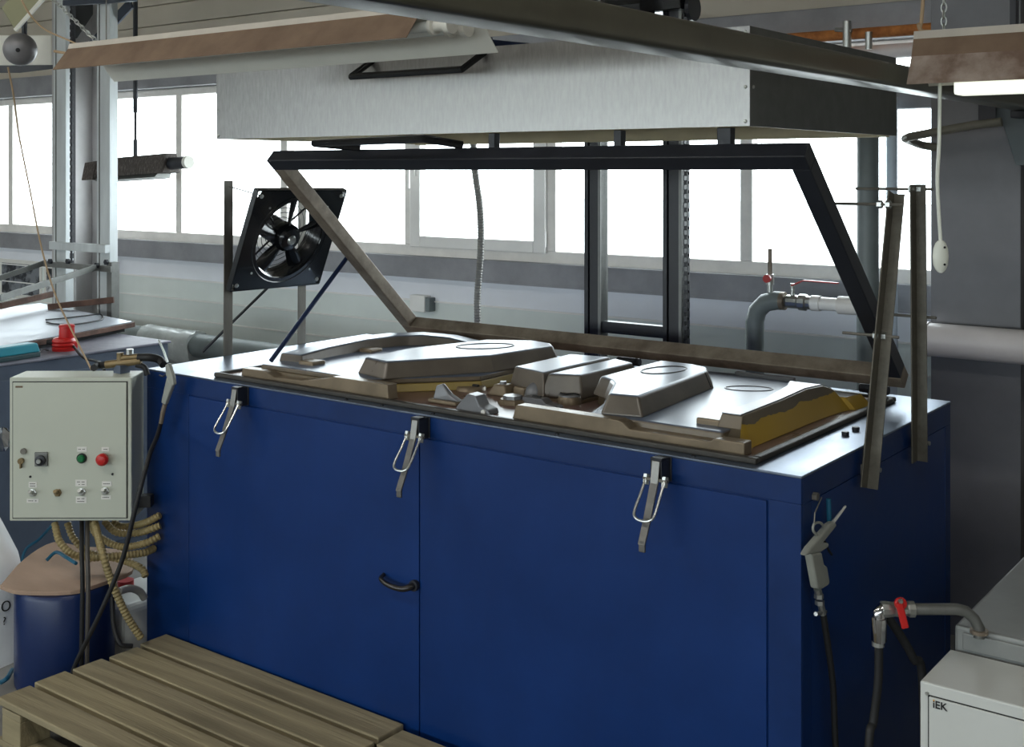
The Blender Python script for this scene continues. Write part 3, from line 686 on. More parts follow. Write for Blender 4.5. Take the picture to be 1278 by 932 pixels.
# ================================================================== things around the machine
# ---- control cabinet facing the camera
DB = 4.05
pa, pb = atD(12,472,DB), atD(164,650,DB)
cbx = thing('control_cabinet', 'light grey control cabinet with push buttons and toggle switches', 'cabinet', atD(88,650,DB), YAW+math.radians(.5))
W2 = (164-12)/F_PX*DB/2; HB = (650-471)/F_PX*DB; DP = .14
MB().box(-W2, W2, 0, DP, 0, HB).build('body', 'box_grey', cbx, local=True, bevel=.004)
MB().box(-W2+.011, W2-.013, -.0015, 0, .009, HB-.013).build('door_gap', 'dark', cbx, local=True)
dr = MB().box(-W2+.014, W2-.016, -.006, 0, .012, HB-.016).build('door', 'box_grey', cbx, local=True, bevel=.002)
def cpt(px, py): return ((px-88)/F_PX*DB, (650-py)/F_PX*DB)
def cdisc(name, px, py, r, h, m, n=18, prof=None):
    x, z = cpt(px, py); return MB().lathe(prof or [(r,0),(r,h)], (x,-.006,z), (0,-1,0), n).build(name, m, dr, local=False) if False else MBL(MB().lathe(prof or [(r,0),(r,h)], (x,-.006,z), (0,-1,0), n), name, m)
def MBL(mb, name, m, **k):
    M = WM[cbx]; mb.v = [M @ p for p in mb.v]; return mb.build(name, m, dr, **k)
cdisc('lock', 31, 562, .010, .008, 'post_steel'); x, z = cpt(28,574)
MBL(MB().lathe([(.010,0),(.010,.012)], (x,-.006,z), (0,-1,0), 14).box(x-.002,x+.002,-.02,-.006,z-.024,z), 'key', 'brass')
x, z = cpt(53,572)
MBL(MB().box(x-.022,x+.022,-.014,-.006,z-.024,z+.024), 'timer_frame', 'galv_dull', bevel=.002)
MBL(MB().lathe([(.017,0),(.017,.010),(.009,.012),(.009,.02)], (x,-.014,z-.002), (0,-1,0), 20), 'timer_dial', 'black_paint', smooth=True)
MBL(MB().lathe([(.008,0),(.007,.004)], (x,-.034,z-.002), (0,-1,0), 14), 'timer_knob', 'zinc', smooth=True)
cdisc('button_ring', 103, 571, .017, .006, 'rubber'); cdisc('green_button', 103, 571, .013, .014, 'green_plastic', prof=[(.013,0),(.013,.012),(.009,.016)])
cdisc('stop_collar', 131, 571, .014, .016, 'rubber'); cdisc('red_button', 131, 571, .02, .03, 'red_plastic', prof=[(.012,0),(.012,.016),(.021,.018),(.021,.028),(.014,.036),(.004,.038)])
for px, py in ((42,614),(73,614),(103,613),(132,612)):
    x, z = cpt(px, py)
    MBL(MB().lathe([(.014,0),(.014,.004),(.009,.005),(.009,.012)], (x,-.006,z), (0,-1,0), 6).tube([(x,-.012,z),(x,-.034,z+.012)], .006, 8), 'toggle_switch', 'brass' if px == 73 else 'zinc')
for px, py, w, h in ((42,604,10,7),(42,624,15,5),(102,602,14,8),(102,623,13,8),(134,603,12,6),(133,620,12,5),(103,560,12,6),(132,560,9,5)):
    x, z = cpt(px, py); sx, sz = w/F_PX*DB/2, h/F_PX*DB/2
    pl_ = MBL(MB().box(x-sx,x+sx,-.0072,-.006,z-sz,z+sz), 'label_plate', 'label_white')
    M = WM[cbx]; lines = MB()
    for q in range(2 if h > 6 else 1):
        zz = z+sz*(.35-.8*q) if h > 6 else z
        for r in range(5):
            if random.random() < .8: lines.box(x-sx*.7+r*sx*.28, x-sx*.7+r*sx*.28+sx*.2, -.0078, -.0072, zz-.0012, zz+.0012)
    lines.v = [M @ p for p in lines.v]; lines.build('label_print', 'print', dr)
x, z = cpt(25,482); MBL(MB().box(x-.012,x+.012,-.0075,-.006,z-.003,z+.003), 'maker_plate', 'dust_brown')
for px, py in ((39,594),(141,591)):
    x, z = cpt(px, py); MBL(MB().lathe([(.004,0),(.004,.003)], (x,-.006,z), (0,-1,0), 8), 'plug', 'dark')
MB().box(W2, W2+.05, .05, .09, .03, .07).build('mount_arm', 'rubber', cbx, local=True, bevel=.002)
MB().box(-.03, .0, DP, DP+.04, -.0, HB-.06).build('mount_rail', 'mach_side', cbx, local=True)

# ---- corrugated conduits under the cabinet, cables and hoses
def path3(pts): return [atD(px, py, d) for px, py, d in pts]
conds = [[(68,652,4.08),(76,678,4.05),(100,695,4.04),(140,694,4.05),(178,690,4.11),(193,684,4.162)],
         [(84,652,4.16),(92,672,4.15),(112,690,4.15),(150,698,4.16),(176,709,4.13),(182,720,4.11)],
         [(112,650,4.16),(122,668,4.13),(150,682,4.12),(180,678,4.11),(201,668,4.13)],
         [(130,650,4.14),(145,664,4.12),(170,665,4.13),(186,661,4.12),(201,655,4.125)],
         [(140,650,4.22),(152,657,4.22),(172,655,4.18),(186,650,4.13),(201,642,4.12)]]
cl = ['tan corrugated conduit sagging lowest from the cabinet to the machine','tan corrugated conduit curving down beside the blue machine corner','tan corrugated conduit, third above the lowest, under the cabinet','tan corrugated conduit entering the machine below the topmost one','tan corrugated conduit entering the machine highest of all']
for pts, lb in zip(conds, cl):
    MB().tube(path3(pts), .0105, 12, smooth=10, ridge=.0028, pitch=.006).build('conduit', 'tan_hose', label=lb, cat='hose', group='corrugated conduits under the cabinet', smooth=False)
MB().tube(path3([(118,652,4.10),(128,690,3.965),(138,722,3.96),(156,764,3.97),(177,798,3.99)]), .011, 12, smooth=10, ridge=.0028, pitch=.006).build('conduit', 'tan_hose', label='tan conduit running steeply down to the pallet corner', cat='hose', group='corrugated conduits under the cabinet')
for i, (px, lb) in enumerate(((102,'dark grey cable hanging straight down, next to the conduits'),(109,'grey brown cable hanging straight down beside the diagonal hose'))):
    MB().tube(path3([(px,650,4.12),(px,690,3.94),(px+1,730,3.905),(px,800,3.905),(px-1,866,3.905)]), .0075, 8, smooth=8).build('cable', 'rubber' if i == 0 else 'cable_grey', label=lb, cat='cable', group='cables below the cabinet', smooth=True)
hz = MB().tube(path3([(201,527,4.08),(196,545,4.02),(186,570,3.90),(170,630,3.84),(152,700,3.84),(125,765,3.84),(104,808,3.86),(92,835,3.88),(86,862,3.88)]), .008, 10, smooth=8)
hz.build('air_hose', 'rubber', label='black rubber air hose hanging diagonally across the machine corner', cat='hose', smooth=True)
MB().tube(path3([(70,650,4.5),(50,672,4.6),(30,690,4.6),(20,740,4.52),(4,770,4.48)]), .006, 8, smooth=8).build('pneumatic_tube', 'blue_hose', label='thin teal pneumatic tube running down behind the white sack', cat='hose', smooth=True)
MB().tube(path3([(58,699,4.08),(70,689,4.1),(82,695,4.0),(95,703,3.95)]), .006, 8, smooth=8).build('pneumatic_tube', 'blue_hose', label='short blue tube looped on the plywood stool top', cat='hose', smooth=True)
MB().tube(path3([(0,852,4.0),(9,846,4.02),(15,836,4.1)]), .008, 8, smooth=8).build('pneumatic_tube', 'blue_hose', label='teal tube lying on the floor by the barrel stool', cat='hose', smooth=True)
p = atD(160,748,4.3)
MB().tube(path3([(148,738,3.99),(162,734,4.05),(174,738,4.09),(180,746,4.11)]), .013, 10, smooth=8).build('air_hose', 'grey_hose', label='short grey hose bowed over the white canister', cat='hose', smooth=True)
MB().tube(path3([(140,745,4.0),(142,780,3.96),(150,803,3.93),(165,806,3.95)]), .008, 8, smooth=8).build('air_hose', 'rubber', label='thin black hose dropping behind the conduit to the floor', cat='hose', smooth=True)
# white canister in the gap
c = atZ(163, 815, 0.0)
cn = thing('canister', 'pale white plastic canister in the gap beside the machine', 'canister', (-2.62, .06, 0))
MB().box(-2.75,-2.50,-.06,.20,0,.21).build('body', 'box_white', cn, bevel=.03, seg=4)
MB().cyl((-2.68,.07,.21), (0,0,1), .03, .025).build('cap', 'red_plastic', cn, smooth=True)

# ---- plywood topped barrel stool
sc_ = Vector((-2.58,-.241,0)); st = thing('barrel_stool', 'blue plastic barrel topped with a worn plywood board', 'stool', sc_)
MB().lathe([(.157,0),(.163,.015),(.163,.32),(.155,.335)], sc_, n=32).build('barrel', 'barrel_blue', st, smooth=True)
top = [atZ(px,py,.348) for px,py in ((0,731),(25,738),(88,738),(125,728),(165,712),(160,690),(130,684),(100,682),(66,677),(30,698))]
top = smooth_path(top+[top[0]], 4)[:-1]
tb = MB().prism([(p.x,p.y) for p in top], .336, .350).build('board', 'plywood', st, bevel=.002)
# ---- sacks
def sack(name, label, c, sx, sy, h, lean, seed, marks=False):
    random.seed(seed); rings = []; n = 28
    for i in range(9):
        t = i/8; w = (1-.10*t) if t < .75 else (1-.10*t)*(1-(t-.75)*1.7); th = (1-.25*t) if t < .7 else (1-.25*t)*(1-(t-.7)*2.6)
        rings.append([Vector((c[0]+lean[0]*t+sx*w*math.copysign(abs(math.cos(a))**.6,math.cos(a))*(1+.05*math.sin(5*a+6*t+seed)), c[1]+lean[1]*t+sy*max(.12,th)*math.copysign(abs(math.sin(a))**.6,math.sin(a))*(1+.06*math.sin(4*a+9*t)), c[2]+h*t+.012*math.sin(3*a+seed)*t)) for a in [2*math.pi*k/n for k in range(n)]])
    return MB().loft(rings).build(name, 'sack', label=label, cat='sack', smooth=True)
s1 = atD(-24, 800, 4.25)
sk = sack('sack', 'full white woven sack with black handwriting standing beside the barrel', (s1.x, s1.y, 0), .135, .12, .50, (.0,.03), 3)
random.seed(7)
for body, px, py, sz in (('О',7,757,.05),('?',5,775,.04),('пч',22,746,.03)):
    bpy.context.view_layer.update(); iv = WM[sk].inverted()
    ok, hit, nrm, _f = sk.ray_cast(iv @ CAM, ray(px, py).normalized())
    if ok:
        zx = nrm.normalized(); xx = Vector((0,0,1)).cross(zx).normalized(); yx = zx.cross(xx)
        text('marking', body, 'print', sk, tuple(hit+zx*.003), sz, Matrix((xx, yx, zx)).transposed().to_euler())

# ---- pallets in front of the machine
def pallet(name, label, x0, x1, y1, bw, gap, nb, loc, zt=.145, jit=1):
    p = thing(name, label, 'pallet', loc, group='wooden pallets in front of the machine')
    ys = y1; depth = nb*bw+(nb-1)*gap
    for k in range(nb):
        j = random.uniform(-.012,.012)*jit; dz = random.uniform(-.002,.001)
        MB().box(x0+j, x1+j*.6, ys-bw, ys, zt-.022+dz, zt+dz).build('deck_board', ('wood','wood_b')[k%2], p, bevel=.004)
        ys -= bw+gap
    for xx in (x0+.03, (x0+x1)/2-.05, x1-.13):
        MB().box(xx, xx+.10, y1-depth, y1, zt-.044, zt-.0245).build('stringer_board', 'wood', p, bevel=.002)
        for yy in (y1-depth, y1-depth/2-.05, y1-.10):
            MB().box(xx, xx+.10, yy, yy+.10, .022, zt-.044).build('spacer_block', 'wood_b', p, bevel=.003)
    for yy in (y1-depth, y1-depth/2-.05, y1-.10):
        MB().box(x0, x1, yy, yy+.10, 0, .022).build('bottom_board', 'wood', p, bevel=.003)
    return p
random.seed(11)
pallet('pallet', 'weathered wooden pallet with five deck boards beside the blue door', -2.325, -1.215, -.012, .108, .020, 5, (-1.77,-.33,0))
pallet('pallet', 'wooden pallet end with knotty boards under the wide blue panel', -1.19, -.10, -.035, .110, .025, 5, (-.65,-.33,0), .143)

# ---- left air gun hanging on the machine corner
def blow_gun(name, label, P, hose, hook=None):
    """P(x,y) -> world point from pixel; built flat in that plane with real thickness"""
    o = thing(name, label, 'air gun', P(0,0))
    return o
def plate_poly(P, pts, th, nrm):
    a = [P(*q) for q in pts]; n = Vector(nrm)*th/2
    return MB().loft([[p-n for p in a],[p+n for p in a]])
PX = lambda px, py: atX(px, py, .03)
gun = thing('blow_gun', 'grey metal air blow gun hanging on the machine side', 'air gun', PX(1020,768))
plate_poly(PX, [(1001,693),(1008,682),(1033,653),(1038,650),(1041,655),(1024,676),(1031,677),(1030,682),(1020,689),(1010,690)], .018, (1,0,0)).build('head', 'gun_grey', gun, bevel=.005)
plate_poly(PX, [(1008,690),(1021,688),(1024,703),(1028,706),(1031,724),(1030,729),(1022,734),(1016,734)], .02, (1,0,0)).build('grip', 'gun_grey', gun, bevel=.005)
MB().tube([PX(1038,654),PX(1055,632)], lambda t: .0045-.0015*t, 8).build('nozzle', 'nozzle_steel', gun, smooth=True)
MB().tube([PX(1025,672),PX(1031,678),PX(1034,686),PX(1038,692)], .003, 6, smooth=4).build('trigger', 'rubber', gun)
MB().tube([PX(1020,668),PX(1015,662),PX(1016,654),PX(1023,652),PX(1027,655)], .003, 8, smooth=4).build('hook', 'gun_grey', gun, smooth=True)
MB().tube([PX(1020,734),PX(1022,742)], .009, 8).hexnut(PX(1022,741), (0,0,-1), .011, .010).hexnut(PX(1023,749), (0,0,-1), .011, .010).tube([PX(1024,752),PX(1027,766)], .008, 8).build('coupling', 'zinc', gun)
MB().tube([PX(1018,766),PX(1030,763)], .005, 8).build('hose_clamp', 'chrome', gun)
hp = [PX(1027,764)]+[atX(px,py,.03) for px,py in ((1034,810),(1040,860),(1043,932))]; q = hp[-1]; hp += [Vector((.04,q.y+.01,.3)), Vector((.10,q.y+.05,.03))]
MB().tube(hp, .008, 8, smooth=6).build('hose', 'rubber', gun, smooth=True)
hk = thing('wall_hook', 'small bolt with wire loop on the machine side', 'hook', PX(1017,618))
a = atX(1015,619,.0)
MB().hexnut(a, (1,0,0), .010, .012).build('bolt', 'post_steel', hk)
MB().tube([a+Vector((.02,0,0)), PX(1017,640), PX(1016,656)], .0018, 6).build('wire', 'post_steel', hk)
a = atX(1031,622,.006); a2 = atX(1032,650,.006)
MB().tube([a+Vector((.006,0,0)),a2+Vector((.006,0,0))], .006, 8).build('pneumatic_tube', 'blue_hose', label='short teal tube stub on the machine side behind gun', cat='hose')
PL = lambda px, py: atY(px, py, -.05)
gn2 = thing('blow_gun', 'grey air blow gun hooked on the front left machine corner', 'air gun', PL(208,530))
plate_poly(PL, [(208,455),(212,453),(217,468),(219,480),(215,482),(209,468)], .016, (0,1,0)).build('head', 'gun_grey', gn2, bevel=.004)
plate_poly(PL, [(210,470),(217,481),(212,494),(208,505),(203,502),(206,488)], .016, (0,1,0)).build('grip', 'gun_grey', gn2, bevel=.004)
MB().tube([PL(209,452),PL(205,440),PL(198,424)], .0035, 8).build('nozzle', 'zinc', gn2, smooth=True)
MB().tube([PL(208,467),PL(203,470),PL(199,468)], .003, 6).build('trigger', 'black_paint', gn2)
MB().tube([PL(206,504),PL(203,516),PL(201,528)], .008, 8).build('coupling', 'worn_steel', gn2)
# brass valve with black hoses on the cabinet back
bv = thing('brass_manifold', 'brass valve manifold with black hoses behind the cabinet', 'valve', atD(158,462,4.14))
Q = lambda px, py, d=4.14: atD(px, py, d)
MB().tube([Q(132,455),Q(176,450)], .014, 10).tube([Q(150,452),Q(150,440)], .012, 10).tube([Q(148,447),Q(172,445)], .011, 10).build('body', 'brass', bv, smooth=True)
MB().lathe([(.013,0),(.013,.018)], Q(162,442), (0,0,1), 8).build('knob', 'zinc', bv)
MB().tube([Q(172,446),Q(188,446),Q(199,449,4.15),Q(204,455,4.13)], .014, 10, smooth=6).build('hose', 'rubber', bv, smooth=True)
MB().tube([Q(170,455),Q(180,458),Q(184,468)], .010, 10, smooth=6).build('hose', 'rubber', bv, smooth=True)
MB().tube([Q(133,455),Q(122,456),Q(117,459,4.10)], .012, 10, smooth=6).build('hose', 'rubber', bv, smooth=True)
p = Q(152,455); MB().box(p.x-.02,p.x+.02,p.y-.02,p.y+.02,1.0445,p.z).build('stand', 'mach_side', bv)

# ================================================================== second machine on the left
m2 = thing('steel_bench', 'second grey steel machine bench with plate table and lift uprights', 'machine', (-4.3, -.2, 0))
bx1, by1 = -3.54, .90
MB().box(-5.1, bx1, -1.4, by1, 0, .94).build('body', 'mach_side', m2, bevel=.004)
MB().box(-5.11, bx1+.01, -1.41, by1+.01, .94, .95).build('top_sheet', 'bench_top', m2, bevel=.003)
MB().box(bx1, bx1+.006, -1.35, by1-.04, .08, .88).build('side_panel', 'mach_side', m2, bevel=.003)
tpx = [atZ(165,401,1.0), atZ(0,432,1.0), atZ(-160,405,1.0), atZ(50,378,1.0)]
tq = [(p.x, p.y) for p in tpx]; d01 = Vector((tq[1][0]-tq[0][0], tq[1][1]-tq[0][1]))*.35; tq[1] = (tq[1][0]+d01.x, tq[1][1]+d01.y)
tbq = MB().prism(tq, .996, 1.0).build('table_plate', 'table_plate', m2)
e = MB()
for i in range(4):
    a, c = Vector((*tq[i],0.984)), Vector((*tq[(i+1)%4],0.984)); e.bar(a, c, .03, .022)
e.build('table_edge', 'rust_steel', m2, bevel=.001)
ins = inset(tq, -.03)
MB().prism(ins, .95, .975).build('table_support', 'rubber', m2)
PY2 = 1.25
def up(px0, px1):
    x0, x1 = atY(px0,200,PY2).x, atY(px1,200,PY2).x
    o = MB().box(x0, x1, PY2, PY2+.006, 0, 3.0).box(x0, x0+.006, PY2+.006, PY2+.05, 0, 3.0).box(x1-.006, x1, PY2+.006, PY2+.05, 0, 3.0).build('upright', 'galv_post', m2, bevel=.001)
    MB().box(x0+.02, x0+.028, PY2-.003, PY2, 0, 3.0).build('upright_lip', 'galv_dull', o)
    return x0, x1
ua, ub = up(67,82), up(121,137)
MB().box(ua[0], ub[1], PY2-.03, PY2, atY(100,313,PY2).z, atY(100,303,PY2).z).build('cross_rail', 'galv_post', m2, bevel=.002)
MB().box(ua[0]-.04, ub[1]+.08, PY2-.05, PY2-.03, atY(100,335,PY2).z, atY(100,328,PY2).z).build('carriage_rail', 'galv_dull', m2, bevel=.002)
MB().box(ub[1], ub[1]+.045, PY2-.02, PY2+.03, .95, atY(140,327,PY2).z).build('carriage_side', 'galv_dull', m2, bevel=.002)
for (a, c, m, w) in ((atD(0,372,5.7), atY(122,333,PY2-.05), 'galv_dull', .032), (atD(0,347,6.5), atY(58,327,PY2-.02), 'galv_dull', .03)):
    MB().bar(a, c, .01, w).build('frame_arm', m, m2, bevel=.001)
for (a, c) in ((atD(0,382,6.1), atD(65,367,6.6)), (atD(60,383,6.4), atD(142,374,6.4))):
    MB().bar(a, c, .02, .032).build('rusty_bar', 'rust_steel', m2, bevel=.002)
for px, py in ((64,326),(86,326),(122,331),(134,327)):
    c = atY(px, py, PY2-.05); MB().hexnut(c, (0,-1,0), .016, .014).build('bolt', 'black_paint', m2)
ch = MB(); xch = atY(92,200,PY2).x; zz = atY(92,330,PY2).z; i = 0
while zz < 2.9:
    if i % 2: ch.box(xch-.008, xch+.008, PY2-.016, PY2-.012, zz, zz+.02)
    else: ch.box(xch-.011, xch-.006, PY2-.018, PY2-.006, zz-.004, zz+.024).box(xch+.006, xch+.011, PY2-.018, PY2-.006, zz-.004, zz+.024)
    zz += .02; i += 1
ch.build('lift_chain', 'black_paint', m2)
MB().box(xch-.022, xch-.012, PY2+.0, PY2+.02, 1.3, 2.9).build('chain_guide', 'column_dark', m2)
# top bracing of the uprights
MB().loft([[atY(px,py,Y) for px,py in ((92,8),(116,3),(116,18),(96,48),(92,48))] for Y in (PY2+.085,PY2+.09)]).build('top_gusset', 'dark', m2)
for Y in (PY2-.012,):
    MB().bar(atY(164,4,PY2+.06), atY(96,76,PY2+.06), .06, .015, (0,-1,0)).build('brace', 'slate', m2, bevel=.002)
    MB().bar(atY(82,4,Y-.02), atY(168,-2,Y-.02), .04, .03).build('brace', 'slate', m2, bevel=.002)
# things on the bench
c = atZ(80,437,.95); rd = thing('red_pump', 'small red electric pump on the steel bench', 'pump', (c.x,c.y,.95))
MB().lathe([(.05,0),(.053,.012),(.047,.018),(.053,.026),(.047,.034),(.052,.042),(.045,.055),(.03,.06)], c, n=24).build('base', 'red_plastic', rd, smooth=True)
MB().lathe([(.032,.05),(.034,.06),(.032,.10),(.034,.102),(.034,.112),(.03,.115)], c+RT*.012, n=20).build('cap', 'red_plastic', rd, smooth=True)
MB().obox(c+RT*.04+Vector((0,0,.02)), (.03,.03,.035)).build('terminal', 'red_paint', rd, bevel=.004)
MB().lathe([(.014,0),(.012,.03)], c-RT*.045+Vector((0,0,.035)), tuple(-RT), 10).build('plug', 'rubber', rd)
MB().tube([c+RT*.04+Vector((0,0,.02)), atD(104,446,5.0), atD(124,452,4.7), atD(130,462,4.4)], .006, 8, smooth=6).build('cord', 'rubber', rd, smooth=True)
c = atZ(24,449,.95); tl = thing('meter_box', 'teal plastic meter box with dark base on the bench', 'instrument', (-3.605,.17,.95), 1.66)
MB().box(-.11,.10,-.035,.035,.0005,.022).build('base', 'teal_dark', tl, local=True, bevel=.004)
MB().loft([[Vector((x,y,z)) for x,y in ((x0,-.035),(x1,-.035),(x1,.035),(x0,.035))] for x0,x1,z in ((-.11,.10,.022),(-.105,.085,.062))]).build('housing', 'teal', tl, local=True, bevel=.006)
MB().tube([atD(48,440,5.1), atD(54,436,5.16), atD(60,437,5.2)], .004, 6, smooth=5).build('cord', 'rubber', tl)
MB().tube([atZ(57,399,1.005), atZ(80,397,1.005), atZ(105,394,1.005), atZ(125,392,1.005), atZ(128,398,1.005), atZ(112,402,1.005), atZ(90,405,1.005), atZ(68,404,1.005), atZ(58,402,1.005)], .004, 6, smooth=6).build('power_cord', 'rubber', label='black power cord with plug lying on the plate table', cat='cord', smooth=True)
fl = thing('scrap_foil', 'crumpled silver foil stuck to the bench side beside the cabinet', 'scrap', atX(4,556,bx1+.01))
random.seed(5)
MB().loft([[atD(4+12*math.cos(a)*w+random.uniform(-2,2), 548+14*t+random.uniform(-2,2), 4.872+.02*math.sin(a)) for a in [k*math.pi/4 for k in range(8)]] for t, w in ((-1,.5),(-.5,1),(.1,.8),(.6,1),(1,.5))]).build('sheet', 'chrome', fl)

# ================================================================== luminaires
def luminaire(name, label, x0, x1, y, zt, near, far, mats, cut=.0, group='fluorescent luminaires'):
    """open trough luminaire along X; near / far = list of (dy, dz) for the two wings"""
    o = thing(name, label, 'lamp', ((x0+x1)/2, y, zt), group=group)
    def sheet(pts, xa, xb_, nm, m):
        th = .0016; n = len(pts)
        a = [Vector((0, y+p[0], zt+p[1])) for p in pts]; ring = a + [p+Vector((0,0,th*1.6)) for p in a[::-1]]
        MB().loft([[p+Vector((xx,0,0)) for p in ring] for xx in (xa, xb_)]).build(nm, m, o)
    for i in range(len(near)-1): sheet(near[i:i+2], x0, x1-cut, 'near_wing', mats[i])
    for i in range(len(far)-1): sheet(far[i:i+2], x0, x1, 'far_wing', 'lamp_white')
    MB().box(x0+.02, x1-.02, y+near[0][0], y+far[0][0], zt-.006, zt).build('spine', 'lamp_edge', o)
    return o
Y1 = -.45
xr_, xl_ = atY(612,60,Y1+.1).x, atY(97,85,Y1).x
la = luminaire('luminaire', 'dusty brown fluorescent luminaire with empty lamp holders', xl_, xr_, Y1, 2.138, [(-.03,0),(-.034,-.016),(-.085,-.082)], [(.04,0),(.05,-.016),(.13,-.105)], ['lamp_edge','dust_brown'], cut=.10)
for yy, zz in ((Y1-.005,2.09),(Y1+.055,2.088)):
    MB().lathe([(.022,0),(.022,.016),(.014,.018),(.014,.05),(.022,.052),(.022,.062)], (xr_-.03,yy,zz), (-1,0,0), 16).build('lamp_holder', 'lamp_white', la, smooth=True)
    MB().tube([(xl_+.05,yy,zz),(xr_-.09,yy,zz)], .013, 10).build('fluorescent_tube', 'tube_glass', la, smooth=True)
for xx in (xl_+.15, xr_-.25): MB().tube([(xx,Y1,2.138),(xx,Y1,ZC)], .002, 6).build('hanger', 'post_steel', la)
Y2 = .47
x0 = atY(1134,108,Y2-.07).x
lb_ = luminaire('luminaire', 'mottled dusty luminaire hung on a chain near the column', x0, x0+1.25, Y2, 2.10, [(-.03,0),(-.034,-.02),(-.05,-.065),(-.085,-.135)], [(.03,0),(.05,-.06),(.085,-.13)], ['lamp_edge','dust_brown','dust_mottle'])
xt = atY(1192,112,Y2-.02).x
MB().box(xt, x0+1.2, Y2-.035, Y2+.035, 1.938, 1.985).build('tube_cover', 'lit_cover', lb_, bevel=.006)
MB().box(xt+.02, x0+1.2, Y2-.02, Y2+.02, 1.985, 2.095).build('gear_tray', 'lamp_white', lb_)
ca = atY(1163,46,Y2)
chn = thing('hanging_chain', 'bright link chain holding the mottled luminaire', 'chain', (ca.x, Y2, 2.10))
def chain(parent, a, b, link=.024, r=.0018, m='zinc'):
    a, b = Vector(a), Vector(b); d = (b-a); n = max(1, int(d.length/(link*.72))); d.normalize()
    s0 = d.cross(Vector((0,0,1)) if abs(d.z) < .9 else Vector((1,0,0))).normalized(); s1 = d.cross(s0)
    mb = MB()
    for i in range(n):
        c = a+(b-a)*((i+.5)/n); s_ = (s0, s1)[i % 2]
        mb.tube([c+d*(math.cos(t)*link/2)+s_*(math.sin(t)*link*.28) for t in [2*math.pi*k/12 for k in range(12)]], r, 5, closed=True)
    return mb.build('links', m, parent)
chain(chn, (ca.x+.03, Y2, 2.10), (ca.x+.03, Y2, ZC))
MB().tube([(ca.x, Y2, 2.10), (ca.x-.03, Y2-.01, 2.12), (ca.x-.02, Y2, 2.25), (ca.x+.0, Y2, ZC)], .005, 8, smooth=6).build('lamp_cord', 'tan_cable', label='brown lamp cord rising beside the bright chain', cat='cable', smooth=True)
ps = thing('pendant_switch', 'oval white pendant switch hanging on a white cord', 'switch', atD(1174,340,3.05))
pc = atD(1174,320,3.05)
MB().tube([atD(1173,104,3.05), atD(1172,180,3.05), atD(1170,230,3.05), atD(1174,304,3.05)], .0048, 8, smooth=6).build('cord', 'switch_white', ps, smooth=True)
rings = []
for t, w in ((-1,.2),(-.94,.42),(-.8,.66),(-.5,.9),(0,1),(.5,.9),(.8,.66),(.94,.42),(1,.2)):
    rings.append([pc+Vector((0,0,.042*t))+RT*(.021*w*math.cos(a))+FW*(.011*max(.5,w)*math.sin(a)) for a in [2*math.pi*k/16 for k in range(16)]])
MB().loft(rings).build('switch_body', 'switch_white', ps, smooth=True)
for dz in (.024,-.02):
    MB().lathe([(.003,0),(.003,.002)], pc+Vector((0,0,dz))-FW*.011+RT*.006, tuple(-FW), 8).build('screw', 'dark', ps)
# dirty lamp by the window
ya = 1.75; a, c = atY(112,212,ya), atY(214,204,ya)
dl = thing('luminaire', 'grimy dark luminaire hung on a rod before the window', 'lamp', (a+c)/2, group='fluorescent luminaires')
dv = (c-a).normalized(); nvv = Vector((0,0,1)); fy = Vector((0,1,0))
def dsec(p, w, h0, h1): return [p+fy*(-w)+nvv*h0, p+fy*w+nvv*h0, p+fy*w*.6+nvv*h1, p-fy*w*.6+nvv*h1]
MB().loft([dsec(a,.06,-.065,.045), dsec(a+dv*.12,.06,-.065,.05)]).build('end_housing', 'dirty_lamp', dl, bevel=.004)
MB().loft([dsec(a+dv*.12,.05,-.035,.03), dsec(a+dv*.26,.05,-.035,.03)]).build('gear_box', 'dirty_lamp', dl, bevel=.004)
MB().loft([dsec(a+dv*.22,.065,-.055,.06), dsec(c,.065,-.055,.06)]).build('body', 'dirty_lamp', dl, bevel=.006)
MB().loft([[p+fy*-.03-nvv*.045, p+fy*.06-nvv*.045, p+fy*.05-nvv*.085, p-fy*.06-nvv*.075] for p in (a+dv*.14, c-dv*.08)]).build('reflector', 'galv_dull', dl)
MB().tube([c, c+dv*.14], .036, 14).build('tube_end', 'black_paint', dl, smooth=True)
MB().tube([c+dv*.14, c+dv*.165], .037, 14).build('tube_cap', 'lamp_white', dl, smooth=True)
MB().loft([[a+dv*.19+nvv*(.03), a+dv*.23+nvv*.03, a+dv*.23+nvv*.10, a+dv*.20+nvv*.085], [a+dv*.19+nvv*.03+fy*.01, a+dv*.23+nvv*.03+fy*.01, a+dv*.23+nvv*.10+fy*.01, a+dv*.20+nvv*.085+fy*.01]]).build('bracket', 'dirty_lamp', dl)
hr = atY(169,195,ya)
MB().tube([(hr.x,hr.y,hr.z-.04), (hr.x,hr.y,hr.z+.10)], .014, 8).tube([(hr.x,hr.y,hr.z+.08),(hr.x,hr.y,2.15)], .009, 8).tube([(hr.x,hr.y,2.1),(hr.x,hr.y,ZC)], .014, 8).build('hanger_rod', 'black_paint', dl, smooth=True)
